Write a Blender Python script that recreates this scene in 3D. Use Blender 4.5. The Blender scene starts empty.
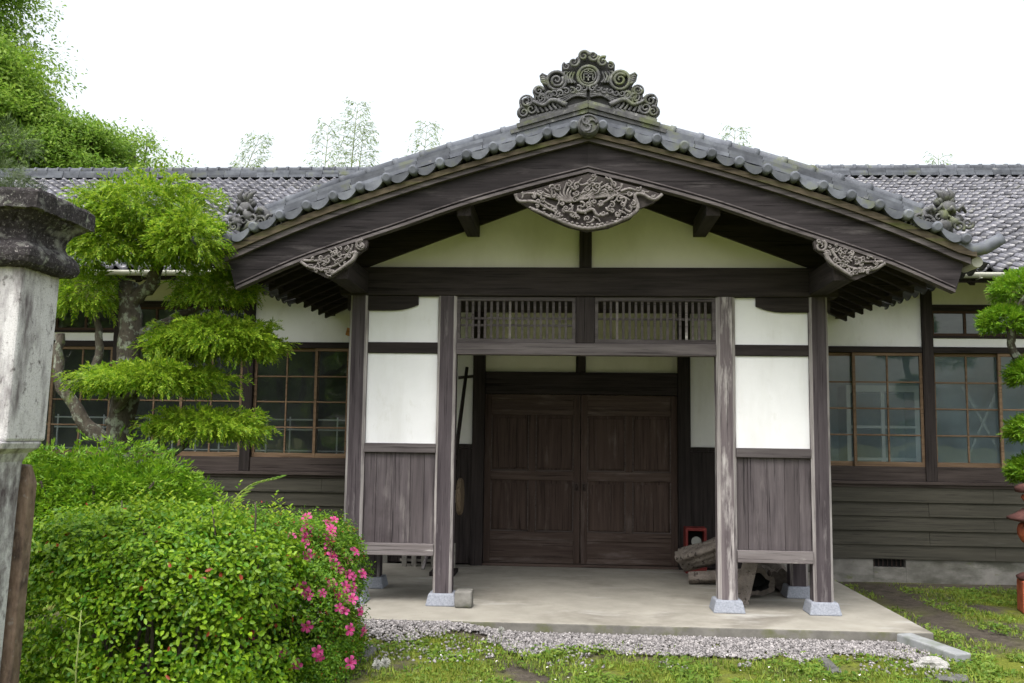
import bpy, math, random
import numpy as np
from mathutils import Matrix, Vector
R = math.radians
rng = np.random.default_rng(7)
random.seed(7)
C = bpy.context.scene.collection
S = bpy.context.scene

# ------------------------------------------------------------------ camera, sky, sun, exposure
def cam_basis(pitch, yaw, roll):
    cy, sy, cp, sp = math.cos(yaw), math.sin(yaw), math.cos(pitch), math.sin(pitch)
    f = Vector((sy*cp, cy*cp, sp)); r = Vector((cy, -sy, 0)); u = r.cross(f)
    cr, sr = math.cos(roll), math.sin(roll)
    return cr*r+sr*u, -sr*r+cr*u, f
cd = bpy.data.cameras.new('camera'); cam = bpy.data.objects.new('camera', cd); C.objects.link(cam)
r_, u_, f_ = cam_basis(.1013, -.0604, .0134)
m = Matrix((r_, u_, -f_)).transposed().to_4x4(); m.translation = Vector((-.169, -9.364, 1.663))
cam.matrix_world = m
cd.sensor_width = 36; cd.lens = 935.5*36/1024; cd.clip_end = 2000; cd.clip_start = .05
cd.dof.use_dof = True; cd.dof.focus_distance = 9.0; cd.dof.aperture_fstop = 5.6
S.camera = cam

w = bpy.data.worlds.new('World'); S.world = w; w.use_nodes = True
nt = w.node_tree; nt.nodes.clear()
sky = nt.nodes.new('ShaderNodeTexSky'); sky.sky_type = 'NISHITA'; sky.sun_disc = False
SUN_EL, SUN_AZ = R(62), R(200)          # azimuth clockwise from +Y: behind the camera, a little left
sky.sun_elevation = SUN_EL; sky.sun_rotation = SUN_AZ
sky.air_density = 1.6; sky.dust_density = 6.0; sky.ozone_density = 1.0
hs = nt.nodes.new('ShaderNodeHueSaturation'); hs.inputs['Saturation'].default_value = .30; hs.inputs['Value'].default_value = 1.25
bg = nt.nodes.new('ShaderNodeBackground'); bg.inputs['Strength'].default_value = .15
wo = nt.nodes.new('ShaderNodeOutputWorld')
nt.links.new(sky.outputs[0], hs.inputs['Color']); nt.links.new(hs.outputs[0], bg.inputs['Color']); nt.links.new(bg.outputs[0], wo.inputs['Surface'])

sl = bpy.data.lights.new('sun', 'SUN'); sl.energy = .5; sl.angle = R(25); sl.color = (1, .985, .96)
so = bpy.data.objects.new('sun', sl); C.objects.link(so)
sd = Vector((math.sin(SUN_AZ)*math.cos(SUN_EL), math.cos(SUN_AZ)*math.cos(SUN_EL), math.sin(SUN_EL)))
so.rotation_euler = (-sd).to_track_quat('-Z', 'Y').to_euler()
so.location = (0, -6, 12)
S.view_settings.view_transform = 'Standard'; S.view_settings.look = 'None'
S.view_settings.gamma = 1; S.view_settings.use_curve_mapping = False
S.view_settings.exposure = .95
S.cycles.max_bounces = 8; S.cycles.transparent_max_bounces = 16; S.cycles.use_denoising = True

# ------------------------------------------------------------------ materials
def new_mat(name):
    m = bpy.data.materials.new(name); m.use_nodes = True
    return m, m.node_tree.nodes, m.node_tree.links, m.node_tree.nodes['Principled BSDF']
def c4(c): return (c[0], c[1], c[2], 1)
def noise(N, L, vec, scale, detail=5, rough=.6, dist=0):
    n = N.new('ShaderNodeTexNoise'); n.inputs['Scale'].default_value = scale; n.inputs['Detail'].default_value = detail
    n.inputs['Roughness'].default_value = rough; n.inputs['Distortion'].default_value = dist
    L.new(vec, n.inputs['Vector']); return n.outputs['Fac']
def mapping(N, L, stretch):
    t = N.new('ShaderNodeTexCoord'); mp = N.new('ShaderNodeMapping'); mp.inputs['Scale'].default_value = stretch
    L.new(t.outputs['Object'], mp.inputs['Vector']); return mp.outputs['Vector']
def ramp(N, L, fac, a, b):
    r = N.new('ShaderNodeMapRange'); r.inputs['From Min'].default_value = a; r.inputs['From Max'].default_value = b
    L.new(fac, r.inputs['Value']); return r.outputs['Result']
def mix(N, L, fac, a, b):
    x = N.new('ShaderNodeMix'); x.data_type = 'RGBA'; x.clamp_factor = True
    if isinstance(fac, (int, float)): x.inputs[0].default_value = fac
    else: L.new(fac, x.inputs[0])
    for k, v in ((6, a), (7, b)):
        if isinstance(v, (tuple, list)): x.inputs[k].default_value = c4(v)
        else: L.new(v, x.inputs[k])
    return x.outputs[2]
def surf(name, c1, c2, scale=6, stretch=(1, 1, 1), rough=.8, bump=.3, bdist=.004, layers=(), island=0, spec=.3, fine=1, vary=0):
    """noise-mixed surface; layers = (colour, scale, stretch, lo, hi) laid over in turn"""
    m, N, L, B = new_mat(name)
    v = mapping(N, L, stretch)
    f = noise(N, L, v, scale, 6, .65)
    col = mix(N, L, ramp(N, L, f, .3, .7), c1, c2)
    for (lc, ls, lst, lo, hi) in layers:
        lf = noise(N, L, mapping(N, L, lst), ls, 6, .65)
        col = mix(N, L, ramp(N, L, lf, lo, hi), col, lc)
    if vary:
        oi = N.new('ShaderNodeObjectInfo'); hv = N.new('ShaderNodeHueSaturation'); mv = N.new('ShaderNodeMapRange'); mv.inputs['To Min'].default_value = 1-vary; mv.inputs['To Max'].default_value = 1+vary
        L.new(oi.outputs['Random'], mv.inputs['Value']); L.new(mv.outputs[0], hv.inputs['Value']); L.new(col, hv.inputs['Color']); col = hv.outputs[0]
    if island:
        g = N.new('ShaderNodeNewGeometry'); h = N.new('ShaderNodeHueSaturation')
        mr = N.new('ShaderNodeMapRange'); mr.inputs['To Min'].default_value = 1-island; mr.inputs['To Max'].default_value = 1+island
        L.new(g.outputs['Random Per Island'], mr.inputs['Value']); L.new(mr.outputs[0], h.inputs['Value']); L.new(col, h.inputs['Color']); col = h.outputs[0]
    L.new(col, B.inputs['Base Color'])
    B.inputs['Roughness'].default_value = rough; B.inputs['Specular IOR Level'].default_value = spec
    if bump:
        b = N.new('ShaderNodeBump'); b.inputs['Strength'].default_value = bump; b.inputs['Distance'].default_value = bdist
        f2 = noise(N, L, v, scale*3*fine, 5, .7)
        L.new(f2, b.inputs['Height']); L.new(b.outputs[0], B.inputs['Normal'])
    return m
def wood(name, c1, c2, axis='z', pale=None, plo=.55, phi=.75, rough=.85, scale=9, spec=.2, stain=None):
    s = {'x': (.06, 1, 1), 'y': (1, .06, 1), 'z': (1, 1, .06)}[axis]
    lay = []
    if pale: lay.append((pale, 5, tuple(.25 if q < .5 else 1.6 for q in s), plo, phi))
    if stain: lay.append((stain, 1.3, (1, 1, 1), .5, .72))
    lay.append((tuple(q*.45 for q in c1), 34, tuple(.035 if q < .5 else 1.5 for q in s), .56, .66))
    return surf(name, c1, c2, scale*2.2, s, rough, .5, .006, lay, 0, spec, 1, .16)
def leafmat(name, c1, c2, trans=.35, rough=.5, c3=None, p3=.06):
    m, N, L, B = new_mat(name)
    g = N.new('ShaderNodeNewGeometry')
    col = mix(N, L, g.outputs['Random Per Island'], c1, c2)
    v = mapping(N, L, (1, 1, 1)); f = noise(N, L, v, 3.0, 3)
    h = N.new('ShaderNodeHueSaturation'); L.new(col, h.inputs['Color'])
    L.new(ramp(N, L, f, -.35, .75), h.inputs['Value']); col = h.outputs[0]
    if c3:
        a = N.new('ShaderNodeMath'); a.operation = 'LESS_THAN'; a.inputs[1].default_value = p3
        fr = N.new('ShaderNodeMath'); fr.operation = 'FRACT'; mu = N.new('ShaderNodeMath'); mu.operation = 'MULTIPLY'; mu.inputs[1].default_value = 37.7
        L.new(g.outputs['Random Per Island'], mu.inputs[0]); L.new(mu.outputs[0], fr.inputs[0]); L.new(fr.outputs[0], a.inputs[0])
        col = mix(N, L, a.outputs[0], col, c3)
    L.new(col, B.inputs['Base Color']); B.inputs['Roughness'].default_value = rough; B.inputs['Specular IOR Level'].default_value = .3
    t = N.new('ShaderNodeBsdfTranslucent'); L.new(col, t.inputs['Color'])
    mx = N.new('ShaderNodeMixShader'); mx.inputs[0].default_value = trans
    o = N['Material Output']; L.new(B.outputs[0], mx.inputs[1]); L.new(t.outputs[0], mx.inputs[2]); L.new(mx.outputs[0], o.inputs['Surface'])
    return m
def glass_mat(name, sky_haze, tint):  # diffuse film brightens the panes in place of reflected sky
    m, N, L, B = new_mat(name); N.remove(B)
    fr = N.new('ShaderNodeFresnel'); fr.inputs[0].default_value = 1.5
    g = N.new('ShaderNodeBsdfGlossy'); g.inputs['Roughness'].default_value = .02; g.inputs['Color'].default_value = (.95, .98, 1, 1)
    v = mapping(N, L, (1, 1, 1)); f = noise(N, L, v, 1.5, 2)
    b = N.new('ShaderNodeBump'); b.inputs['Strength'].default_value = .15; b.inputs['Distance'].default_value = .02
    L.new(f, b.inputs['Height']); L.new(b.outputs[0], g.inputs['Normal'])
    t = N.new('ShaderNodeBsdfTransparent'); t.inputs[0].default_value = (.82, .88, .88, 1)
    ad = N.new('ShaderNodeMath'); ad.operation = 'MULTIPLY'; ad.inputs[1].default_value = 1.7
    L.new(fr.outputs[0], ad.inputs[0])
    x = N.new('ShaderNodeMixShader'); L.new(ad.outputs[0], x.inputs[0]); L.new(t.outputs[0], x.inputs[1]); L.new(g.outputs[0], x.inputs[2])
    df = N.new('ShaderNodeBsdfDiffuse'); df.inputs[0].default_value = c4(tint)
    y = N.new('ShaderNodeMixShader'); du = N.new('ShaderNodeMath'); du.operation = 'MULTIPLY'; du.inputs[1].default_value = sky_haze
    L.new(ramp(N, L, noise(N, L, v, 2.2, 4), .1, .8), du.inputs[0]); L.new(du.outputs[0], y.inputs[0])
    L.new(x.outputs[0], y.inputs[1]); L.new(df.outputs[0], y.inputs[2])
    L.new(y.outputs[0], N['Material Output'].inputs['Surface']); return m

M = {}
DK1, DK2 = (.015, .012, .012), (.042, .034, .033)
for ax in 'xyz':
    M['dark_'+ax] = wood('dark_wood_'+ax, DK1, DK2, ax)
M['column'] = wood('column_wood', (.036, .029, .033), (.09, .076, .082), 'z', (.25, .23, .23), .6, .78, stain=(.06, .05, .055))
M['column_worn'] = wood('column_wood_worn', (.07, .056, .061), (.16, .138, .142), 'z', (.40, .375, .365), .5, .64)
M['bleached'] = wood('bleached_edge', (.17, .15, .15), (.40, .375, .365), 'z', (.11, .095, .098), .52, .64)
M['bleached_x'] = wood('bleached_rail', (.13, .11, .11), (.22, .2, .2), 'x', (.42, .40, .38), .56, .62)
M['grey_x'] = wood('grey_rail', (.06, .05, .052), (.13, .115, .115), 'x')
M['plank'] = wood('plank_grey', (.052, .043, .047), (.125, .108, .112), 'z', (.2, .18, .175), .55, .75, stain=(.055, .045, .048))
M['plank_dark'] = wood('plank_grey_dark', (.05, .042, .045), (.10, .085, .088), 'z', (.14, .125, .125), .6, .8)
M['barge'] = wood('barge_wood', (.010, .008, .009), (.036, .031, .033), 'x', (.095, .085, .086), .58, .8)
M['barge_lip'] = wood('barge_lip_wood', (.045, .038, .04), (.13, .114, .115), 'x', (.2, .18, .18), .55, .75)
M['verge'] = wood('verge_wood', (.05, .04, .028), (.11, .088, .06), 'x', (.06, .07, .018), .5, .7)
M['door'] = wood('door_wood', (.042, .028, .023), (.082, .057, .048), 'z', (.135, .11, .10), .58, .8)
M['door_x'] = wood('door_rail_wood', (.05, .034, .028), (.10, .073, .062), 'x', (.17, .14, .13), .56, .8)
M['door_edge_lit'] = wood('door_edge_lit_wood', (.06, .047, .042), (.12, .097, .09), 'x')  # paler tone stands in for edges catching light
M['sash'] = wood('sash_wood', (.12, .078, .048), (.22, .15, .098), 'x')
M['sash_dark'] = wood('sash_dark_wood', (.045, .027, .02), (.08, .05, .036), 'x')
M['sillwood'] = wood('sill_wood', (.035, .027, .025), (.075, .06, .056), 'x')
M['siding'] = wood('siding_board', (.034, .032, .025), (.06, .056, .044), 'x', (.085, .08, .07), .62, .85, rough=.7)
M['fresh'] = wood('fresh_timber', (.32, .14, .045), (.5, .24, .09), 'x')
M['carve'] = surf('carved_wood', (.10, .09, .086), (.23, .21, .202), 30, (1, 1, 1), .85, .4, .003, [((.06, .05, .048), 14, (1, 1, 1), .5, .7)])
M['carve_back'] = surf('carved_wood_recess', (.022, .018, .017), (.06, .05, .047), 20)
M['plaster'] = surf('white_plaster', (.74, .74, .755), (.80, .80, .815), 3, (1, 1, 1), .9, .15, .003, [((.62, .615, .60), 1.3, (1.5, 1.5, .3), .52, .85), ((.66, .655, .64), 9, (1, 1, .5), .58, .8)])
M['plaster_bounce'] = surf('bounce_tinted_plaster', (.69, .675, .57), (.76, .745, .64), 3, (1, 1, 1), .9, .15, .003, [((.58, .57, .43), 1.4, (1, 1, .4), .5, .8)])  # white plaster, with green light bounced off the lawn put into its colour
M['tile'] = surf('roof_tile', (.05, .05, .06), (.125, .125, .145), 5, (1, 1, 1), .27, .2, .003, [((.36, .36, .38), 11, (1, 1, 1), .6, .75), ((.10, .105, .06), 2, (1, 1, 1), .60, .76)], .45, .5)
M['tile_verge'] = surf('verge_tile', (.065, .070, .084), (.145, .156, .178), 7, (1, 1, 1), .65, .3, .004, [((.10, .11, .05), 3.5, (1, 1, 1), .55, .72), ((.34, .33, .31), 9, (1, 1, 1), .66, .76)], .35, .22)
M['ornament'] = surf('ornament_tile', (.035, .035, .038), (.115, .115, .118), 14, (1, 1, 1), .65, .5, .006, [((.11, .125, .06), 5, (1, 1, 1), .5, .68), ((.24, .24, .23), 16, (1, 1, 1), .58, .72)], .25)
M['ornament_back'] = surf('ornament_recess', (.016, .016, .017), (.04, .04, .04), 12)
M['stone_base'] = surf('granite_base', (.19, .205, .24), (.33, .35, .40), 60, (1, 1, 1), .8, .3, .003, [((.15, .16, .18), 110, (1, 1, 1), .6, .68)])
M['concrete'] = surf('concrete_floor', (.245, .23, .195), (.36, .34, .295), 2.2, (1, 1, 1), .8, .25, .003, [((.17, .155, .13), .9, (1, 1, 1), .50, .70), ((.44, .43, .40), 1.5, (.6, 1.4, 1), .56, .74), ((.10, .095, .085), 26, (1, 1, 1), .66, .74)])
M['foundation'] = surf('foundation_concrete', (.10, .096, .086), (.28, .27, .25), 2, (1, 1, 1), .9, .4, .005, [((.08, .08, .065), 1.4, (1, 1, 2.5), .45, .62), ((.10, .12, .03), 5, (1, 1, 2), .62, .75)])
M['slab_side'] = surf('slab_side', (.10, .095, .085), (.2, .19, .17), 5, (1, 1, 1), .9, .4, .005, [((.10, .11, .035), 3, (1, 1, 1), .5, .7)])
M['black'] = surf('dark_void', (.01, .01, .01), (.014, .014, .014), 4, bump=0)
M['iron'] = surf('old_iron', (.02, .013, .011), (.05, .03, .025), 30, rough=.6)
M['glass'] = glass_mat('window_glass', .07, (.45, .5, .5)); M['glass_hazed'] = glass_mat('sky_hazed_window_glass', .26, (.24, .35, .41))  # right panes get a stronger bluish film, painted-in sky reflection
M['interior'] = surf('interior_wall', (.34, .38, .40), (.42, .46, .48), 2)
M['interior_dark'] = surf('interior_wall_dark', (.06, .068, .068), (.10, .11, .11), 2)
M['white_paint'] = surf('white_paint', (.72, .73, .74), (.8, .8, .8), 4, bump=.1)
M['gutter'] = surf('gutter_metal', (.34, .34, .29), (.45, .45, .39), 3, (1, 1, 1), .45, .1, .002, [((.24, .24, .17), 5, (1, 1, 1), .5, .7)])
M['granite'] = surf('gatepost_granite', (.50, .49, .50), (.66, .65, .66), 90, (1, 1, 1), .85, .5, .004, [((.30, .29, .29), 140, (1, 1, 1), .6, .68), ((.085, .065, .073), 2.4, (1.3, 1.3, .35), .46, .58), ((.10, .085, .085), 22, (1, 1, .7), .58, .70), ((.16, .15, .15), 160, (1, 1, 1), .58, .64)])
M['granite_dark'] = surf('gatepost_mottled_granite', (.46, .45, .46), (.62, .61, .62), 80, (1, 1, 1), .85, .5, .004, [((.085, .065, .073), 5, (1, 1, .5), .44, .60), ((.20, .18, .185), 14, (1, 1, .8), .5, .66), ((.16, .15, .15), 160, (1, 1, 1), .58, .64)])
M['granite_cap'] = surf('gatepost_cap_stone', (.014, .012, .013), (.055, .048, .05), 26, (1, 1, 1), .95, 1, .012, [((.26, .265, .235), 4.5, (1, 1, 1.6), .56, .68), ((.12, .112, .112), 60, (1, 1, 1), .56, .66), ((.30, .32, .26), 14.0, (1, 1, .8), .60, .70), ((.33, .31, .30), 55, (1, 1, 1), .60, .68)])
M['brown_stone'] = surf('brown_stone', (.13, .088, .062), (.25, .18, .135), 22, (1, 1, .6), .95, .9, .008, [((.06, .042, .035), 9, (1, 1, .5), .5, .66), ((.30, .28, .25), 18, (1, 1, .8), .6, .72)])
M['log'] = surf('weathered_log', (.12, .10, .085), (.33, .29, .255), 9, (1, 1, 1), .95, 1, .03, [((.05, .04, .034), 18, (1, 1, 1), .54, .64)])
M['log_end'] = surf('log_end', (.04, .033, .028), (.10, .085, .072), 25, bump=.6)
M['red_paint'] = surf('red_paint', (.13, .018, .018), (.21, .034, .03), 10, rough=.5)
M['pale_dial'] = surf('pale_enamel', (.26, .27, .25), (.33, .34, .31), 12, bump=0)
M['orange'] = surf('orange_label', (.5, .16, .03), (.6, .22, .05), 9, bump=0)
M['terracotta'] = surf('terracotta', (.34, .07, .035), (.52, .15, .075), 12, (1, 1, 1), .85, .7, .01, [((.07, .03, .026), 7, (1, 1, 1), .56, .7)])
M['terracotta_dark'] = surf('terracotta_dark', (.06, .026, .026), (.14, .06, .05), 14, (1, 1, 1), .9, .7, .008)
M['rock'] = surf('pale_rock', (.24, .235, .225), (.42, .41, .39), 18, (1, 1, 1), .9, 1, .01, [((.13, .125, .11), 7, (1, 1, 1), .55, .72)])
M['rock_dark'] = surf('dark_rock', (.07, .07, .066), (.16, .16, .15), 12, (1, 1, 1), .9, 1, .015, [((.10, .12, .03), 6, (1, 1, 1), .6, .7)])
M['kerb'] = surf('kerb_concrete', (.19, .20, .205), (.30, .31, .315), 9, (1, 1, 1), .85, .4, .004, [((.16, .18, .14), 4, (1, 1, 1), .5, .7)])
M['bark'] = surf('lichen_bark', (.045, .037, .03), (.11, .095, .075), 9, (1, 1, .5), .95, 1, .02, [((.23, .25, .20), 13, (1, 1, .8), .52, .60), ((.05, .042, .034), 26, (1, 1, .7), .54, .64), ((.16, .2, .08), 6, (1, 1, 1), .6, .7)])
M['bark_dark'] = surf('dark_bark', (.045, .036, .028), (.11, .09, .07), 9, (1, 1, .4), .95, 1, .02)
M['culm'] = surf('bamboo_culm', (.16, .2, .06), (.22, .26, .09), 5)
M['yew'] = leafmat('pruned_conifer_leaf', (.12, .29, .014), (.47, .62, .05), .47)
M['cypress'] = leafmat('cypress_leaf', (.09, .25, .01), (.28, .46, .025), .4)
M['hedge'] = leafmat('hedge_leaf', (.06, .205, .010), (.34, .53, .025), .4, .4, (.30, .05, .02), .006)
M['azalea'] = leafmat('azalea_leaf', (.055, .18, .010), (.22, .39, .02), .36, .45, (.30, .05, .03), .03)
M['maple'] = leafmat('maple_leaf', (.17, .34, .03), (.38, .54, .08), .52)
M['maple_dark'] = leafmat('maple_leaf_deep', (.15, .31, .03), (.34, .50, .08), .52)
M['pine'] = leafmat('pine_needle', (.07, .12, .035), (.16, .22, .08), .2)
M['bamboo'] = leafmat('bamboo_leaf', (.20, .34, .07), (.40, .5, .18), .5)
M['podocarp'] = leafmat('clipped_leaf', (.09, .26, .010), (.30, .48, .03), .4)
M['grass'] = leafmat('grass_blade', (.12, .23, .02), (.35, .42, .06), .42)
M['weed'] = leafmat('weed_leaf', (.10, .22, .025), (.27, .38, .06), .42)
M['petal'] = leafmat('azalea_petal', (.72, .05, .27), (.85, .14, .42), .4)
M['stamen'] = surf('flower_throat', (.5, .02, .12), (.55, .03, .14), 9, bump=0)
M['fluff'] = leafmat('dandelion_fluff', (.7, .7, .66), (.8, .8, .76), .5)
M['gravel'] = surf('gravel_chip', (.14, .132, .133), (.32, .30, .298), 20, bump=.2, island=.45)
M['wash'] = surf('pale_worn_slats', (.15, .14, .125), (.26, .245, .22), 14)
M['wash_pale'] = surf('pale_strip', (.34, .36, .36), (.44, .46, .46), 9)
M['toolwood'] = wood('tool_wood', (.10, .075, .05), (.2, .15, .105), 'z')
M['petalwhite'] = surf('fallen_petal', (.75, .72, .7), (.8, .78, .76), 5, bump=0)

# ground
def ground_mat():
    m, N, L, B = new_mat('ground_soil')
    v = mapping(N, L, (1, 1, 1))
    a = noise(N, L, v, 1.1, 6, .65); b = noise(N, L, v, 9, 6, .7); c = noise(N, L, v, 45, 4, .7)
    soil = mix(N, L, ramp(N, L, b, .35, .65), (.045, .038, .03), (.10, .085, .068))
    moss = mix(N, L, ramp(N, L, c, .3, .7), (.075, .10, .014), (.19, .21, .03))
    at = N.new('ShaderNodeAttribute'); at.attribute_name = 'moss'
    mu = N.new('ShaderNodeMath'); mu.operation = 'MULTIPLY'; L.new(ramp(N, L, a, .40, .54), mu.inputs[0]); L.new(at.outputs['Fac'], mu.inputs[1])
    col = mix(N, L, mu.outputs[0], soil, moss)
    L.new(col, B.inputs['Base Color']); B.inputs['Roughness'].default_value = .95; B.inputs['Specular IOR Level'].default_value = .15
    bp = N.new('ShaderNodeBump'); bp.inputs['Strength'].default_value = .8; bp.inputs['Distance'].default_value = .02
    L.new(c, bp.inputs['Height']); L.new(bp.outputs[0], B.inputs['Normal'])
    return m
M['ground'] = ground_mat()

# ------------------------------------------------------------------ builders
ORI = {}
def empty(name, loc, label, cat, group=None):
    o = bpy.data.objects.new(name, None); C.objects.link(o); o.location = loc; o.empty_display_size = .2
    ORI[o.name] = Vector(loc); tag(o, label, cat, group); return o
def tag(o, label=None, cat=None, group=None, kind=None):
    if label: o['label'] = label
    if cat: o['category'] = cat
    if group: o['group'] = group
    if kind: o['kind'] = kind
    return o
def link(name, me, mats, parent, smooth, bev=0):
    for q in (mats if isinstance(mats, (list, tuple)) else [mats]): me.materials.append(M[q])
    o = bpy.data.objects.new(name, me); C.objects.link(o)
    if parent:
        o.parent = parent; ORI[o.name] = ORI[parent.name]
    else: ORI[o.name] = Vector((0, 0, 0))
    if smooth is True: me.polygons.foreach_set('use_smooth', [True]*len(me.polygons))
    if bev:
        b = o.modifiers.new('bevel', 'BEVEL'); b.width = bev; b.segments = 2; b.limit_method = 'ANGLE'; b.angle_limit = R(40)
    return o
class MB:
    def __init__(s): s.v = []; s.f = []; s.m = []; s.sm = []
    def add(s, vs, fs, mi=0, sm=False):
        b = len(s.v); s.v += [tuple(q) for q in vs]; s.f += [tuple(b+i for i in f) for f in fs]; s.m += [mi]*len(fs); s.sm += [sm]*len(fs); return s
    def box(s, x0, x1, y0, y1, z0, z1, mi=0):
        return s.add([(x0, y0, z0), (x1, y0, z0), (x1, y1, z0), (x0, y1, z0), (x0, y0, z1), (x1, y0, z1), (x1, y1, z1), (x0, y1, z1)],
                     [(0, 3, 2, 1), (4, 5, 6, 7), (0, 1, 5, 4), (1, 2, 6, 5), (2, 3, 7, 6), (3, 0, 4, 7)], mi)
    def bar(s, p, q, wd, h, up=(0, 0, 1), mi=0, wd2=None, h2=None):
        p, q = Vector(p), Vector(q); d = (q-p).normalized(); sd = d.cross(Vector(up))
        if sd.length < 1e-4: sd = d.cross(Vector((0, 1, 0)))
        sd.normalize(); u = sd.cross(d); wd2 = wd2 or wd; h2 = h2 or h
        vs = [p-sd*wd/2-u*h/2, p+sd*wd/2-u*h/2, p+sd*wd/2+u*h/2, p-sd*wd/2+u*h/2,
              q-sd*wd2/2-u*h2/2, q+sd*wd2/2-u*h2/2, q+sd*wd2/2+u*h2/2, q-sd*wd2/2+u*h2/2]
        return s.add(vs, [(0, 1, 2, 3), (7, 6, 5, 4), (0, 4, 5, 1), (1, 5, 6, 2), (2, 6, 7, 3), (3, 7, 4, 0)], mi)
    def tube(s, path, rad, n=8, mi=0, cap=True, sm=True):
        path = [Vector(p) for p in path]; k = len(path)
        if isinstance(rad, (int, float)): rad = [rad]*k
        vs = []; prev = None
        for i, p in enumerate(path):
            d = (path[min(i+1, k-1)]-path[max(i-1, 0)])
            if d.length < 1e-9: d = Vector((0, 0, 1))
            d.normalize()
            a = (prev - d*prev.dot(d)) if prev is not None else d.orthogonal()
            if a.length < 1e-6: a = d.orthogonal()
            a.normalize(); prev = a; b = d.cross(a)
            for j in range(n):
                t = 2*math.pi*j/n; vs.append(p+(a*math.cos(t)+b*math.sin(t))*rad[i])
        fs = [(i*n+j, i*n+(j+1) % n, (i+1)*n+(j+1) % n, (i+1)*n+j) for i in range(k-1) for j in range(n)]
        s.add(vs, fs, mi, sm)
        if cap:
            b = len(s.v)-len(vs)
            s.f += [tuple(b+j for j in reversed(range(n))), tuple(b+(k-1)*n+j for j in range(n))]; s.m += [mi, mi]; s.sm += [False, False]
        return s
    def prism(s, poly, y0, y1, mi=0, side=None):      # polygon of (x, z) extruded along y
        n = len(poly); vs = [(x, y0, z) for x, z in poly]+[(x, y1, z) for x, z in poly]
        area = sum(poly[i][0]*poly[(i+1) % n][1]-poly[(i+1) % n][0]*poly[i][1] for i in range(n))
        a, b = tuple(range(n)), tuple(range(2*n-1, n-1, -1))
        fs = [a, b] if area > 0 else [a[::-1], b[::-1]]
        sd = [((i+1) % n, i, n+i, n+(i+1) % n) if area > 0 else (i, (i+1) % n, n+(i+1) % n, n+i) for i in range(n)]
        s.add(vs, fs, mi); s.add(vs, sd, mi if side is None else side); return s
    def prism_x(s, poly, x0, x1, mi=0):                # polygon of (y, z) extruded along x
        t = MB().prism(poly, x0, x1, mi)
        return s.add([(y, x, z) for x, y, z in t.v], [tuple(reversed(f)) for f in t.f], mi)
    def lathe(s, prof, c, n=20, mi=0, sm=True, rot=0, squash=1):
        vs = []
        for r, z in prof:
            for j in range(n):
                t = 2*math.pi*j/n+rot; vs.append((c[0]+r*math.cos(t), c[1]+r*squash*math.sin(t), c[2]+z))
        k = len(prof)
        fs = [(i*n+j, i*n+(j+1) % n, (i+1)*n+(j+1) % n, (i+1)*n+j) for i in range(k-1) for j in range(n)]
        fs += [tuple(reversed(range(n))), tuple((k-1)*n+j for j in range(n))]
        return s.add(vs, fs, mi, sm)
    def blob(s, c, r, n=2, jit=.15, mi=0, sm=True, seed=0):
        import bmesh
        bm = bmesh.new(); bmesh.ops.create_icosphere(bm, subdivisions=n, radius=1)
        g = np.random.default_rng(seed); off = g.uniform(-9, 9, 3)
        from mathutils import noise as mn
        vs = []
        for v in bm.verts:
            q = v.co*(1+jit*2*mn.noise(v.co*1.6+Vector(off)))
            vs.append((c[0]+q.x*r[0], c[1]+q.y*r[1], c[2]+q.z*r[2]))
        bm.verts.index_update(); fs = [tuple(v.index for v in f.verts) for f in bm.faces]; bm.free()
        return s.add(vs, fs, mi, sm)
    def build(s, name, mats, parent=None, bev=0):
        o_ = ORI[parent.name] if parent else Vector((0, 0, 0))
        me = bpy.data.meshes.new(name); me.from_pydata([(a-o_.x, b-o_.y, c-o_.z) for a, b, c in s.v], [], s.f)
        o = link(name, me, mats, parent, False, bev)
        me.polygons.foreach_set('material_index', s.m); me.polygons.foreach_set('use_smooth', s.sm); me.update(); return o

def unit(a): return a/np.maximum(np.linalg.norm(a, axis=1, keepdims=True), 1e-9)
def rdir(n, g=rng): return unit(g.normal(size=(n, 3)))
def leaves(name, P, D, N, Ln, Wd, mat, parent=None, rounded=False, fold=.18):
    n = len(P); D = unit(D); Sd = unit(np.cross(D, N)); Nn = unit(np.cross(Sd, D))
    Ln = np.broadcast_to(np.asarray(Ln, float), (n,)).reshape(n, 1); Wd = np.broadcast_to(np.asarray(Wd, float), (n,)).reshape(n, 1)
    if rounded:
        V = [P, P+D*Ln*.28+Sd*Wd*.42+Nn*Wd*fold, P+D*Ln*.68+Sd*Wd*.44+Nn*Wd*fold, P+D*Ln, P+D*Ln*.68-Sd*Wd*.44+Nn*Wd*fold, P+D*Ln*.28-Sd*Wd*.42+Nn*Wd*fold]
        fc = np.array([0, 1, 2, 3, 0, 3, 4, 5]); k, fl, nf = 6, 4, 2
    else:
        V = [P, P+D*Ln*.42+Sd*Wd*.5+Nn*Wd*fold, P+D*Ln, P+D*Ln*.42-Sd*Wd*.5+Nn*Wd*fold]
        fc = np.array([0, 1, 2, 0, 2, 3]); k, fl, nf = 4, 3, 2
    V = np.stack(V, 1).reshape(-1, 3)
    if parent: V = V-np.array(ORI[parent.name])
    me = bpy.data.meshes.new(name)
    me.vertices.add(n*k); me.vertices.foreach_set('co', V.astype(np.float32).ravel())
    idx = (np.arange(n)[:, None]*k+fc[None]).ravel()
    me.loops.add(len(idx)); me.loops.foreach_set('vertex_index', idx.astype(np.int32))
    me.polygons.add(n*nf); me.polygons.foreach_set('loop_start', (np.arange(n*nf)*fl).astype(np.int32))
    me.update(calc_edges=True); me.validate()
    return link(name, me, mat, parent, False)
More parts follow.
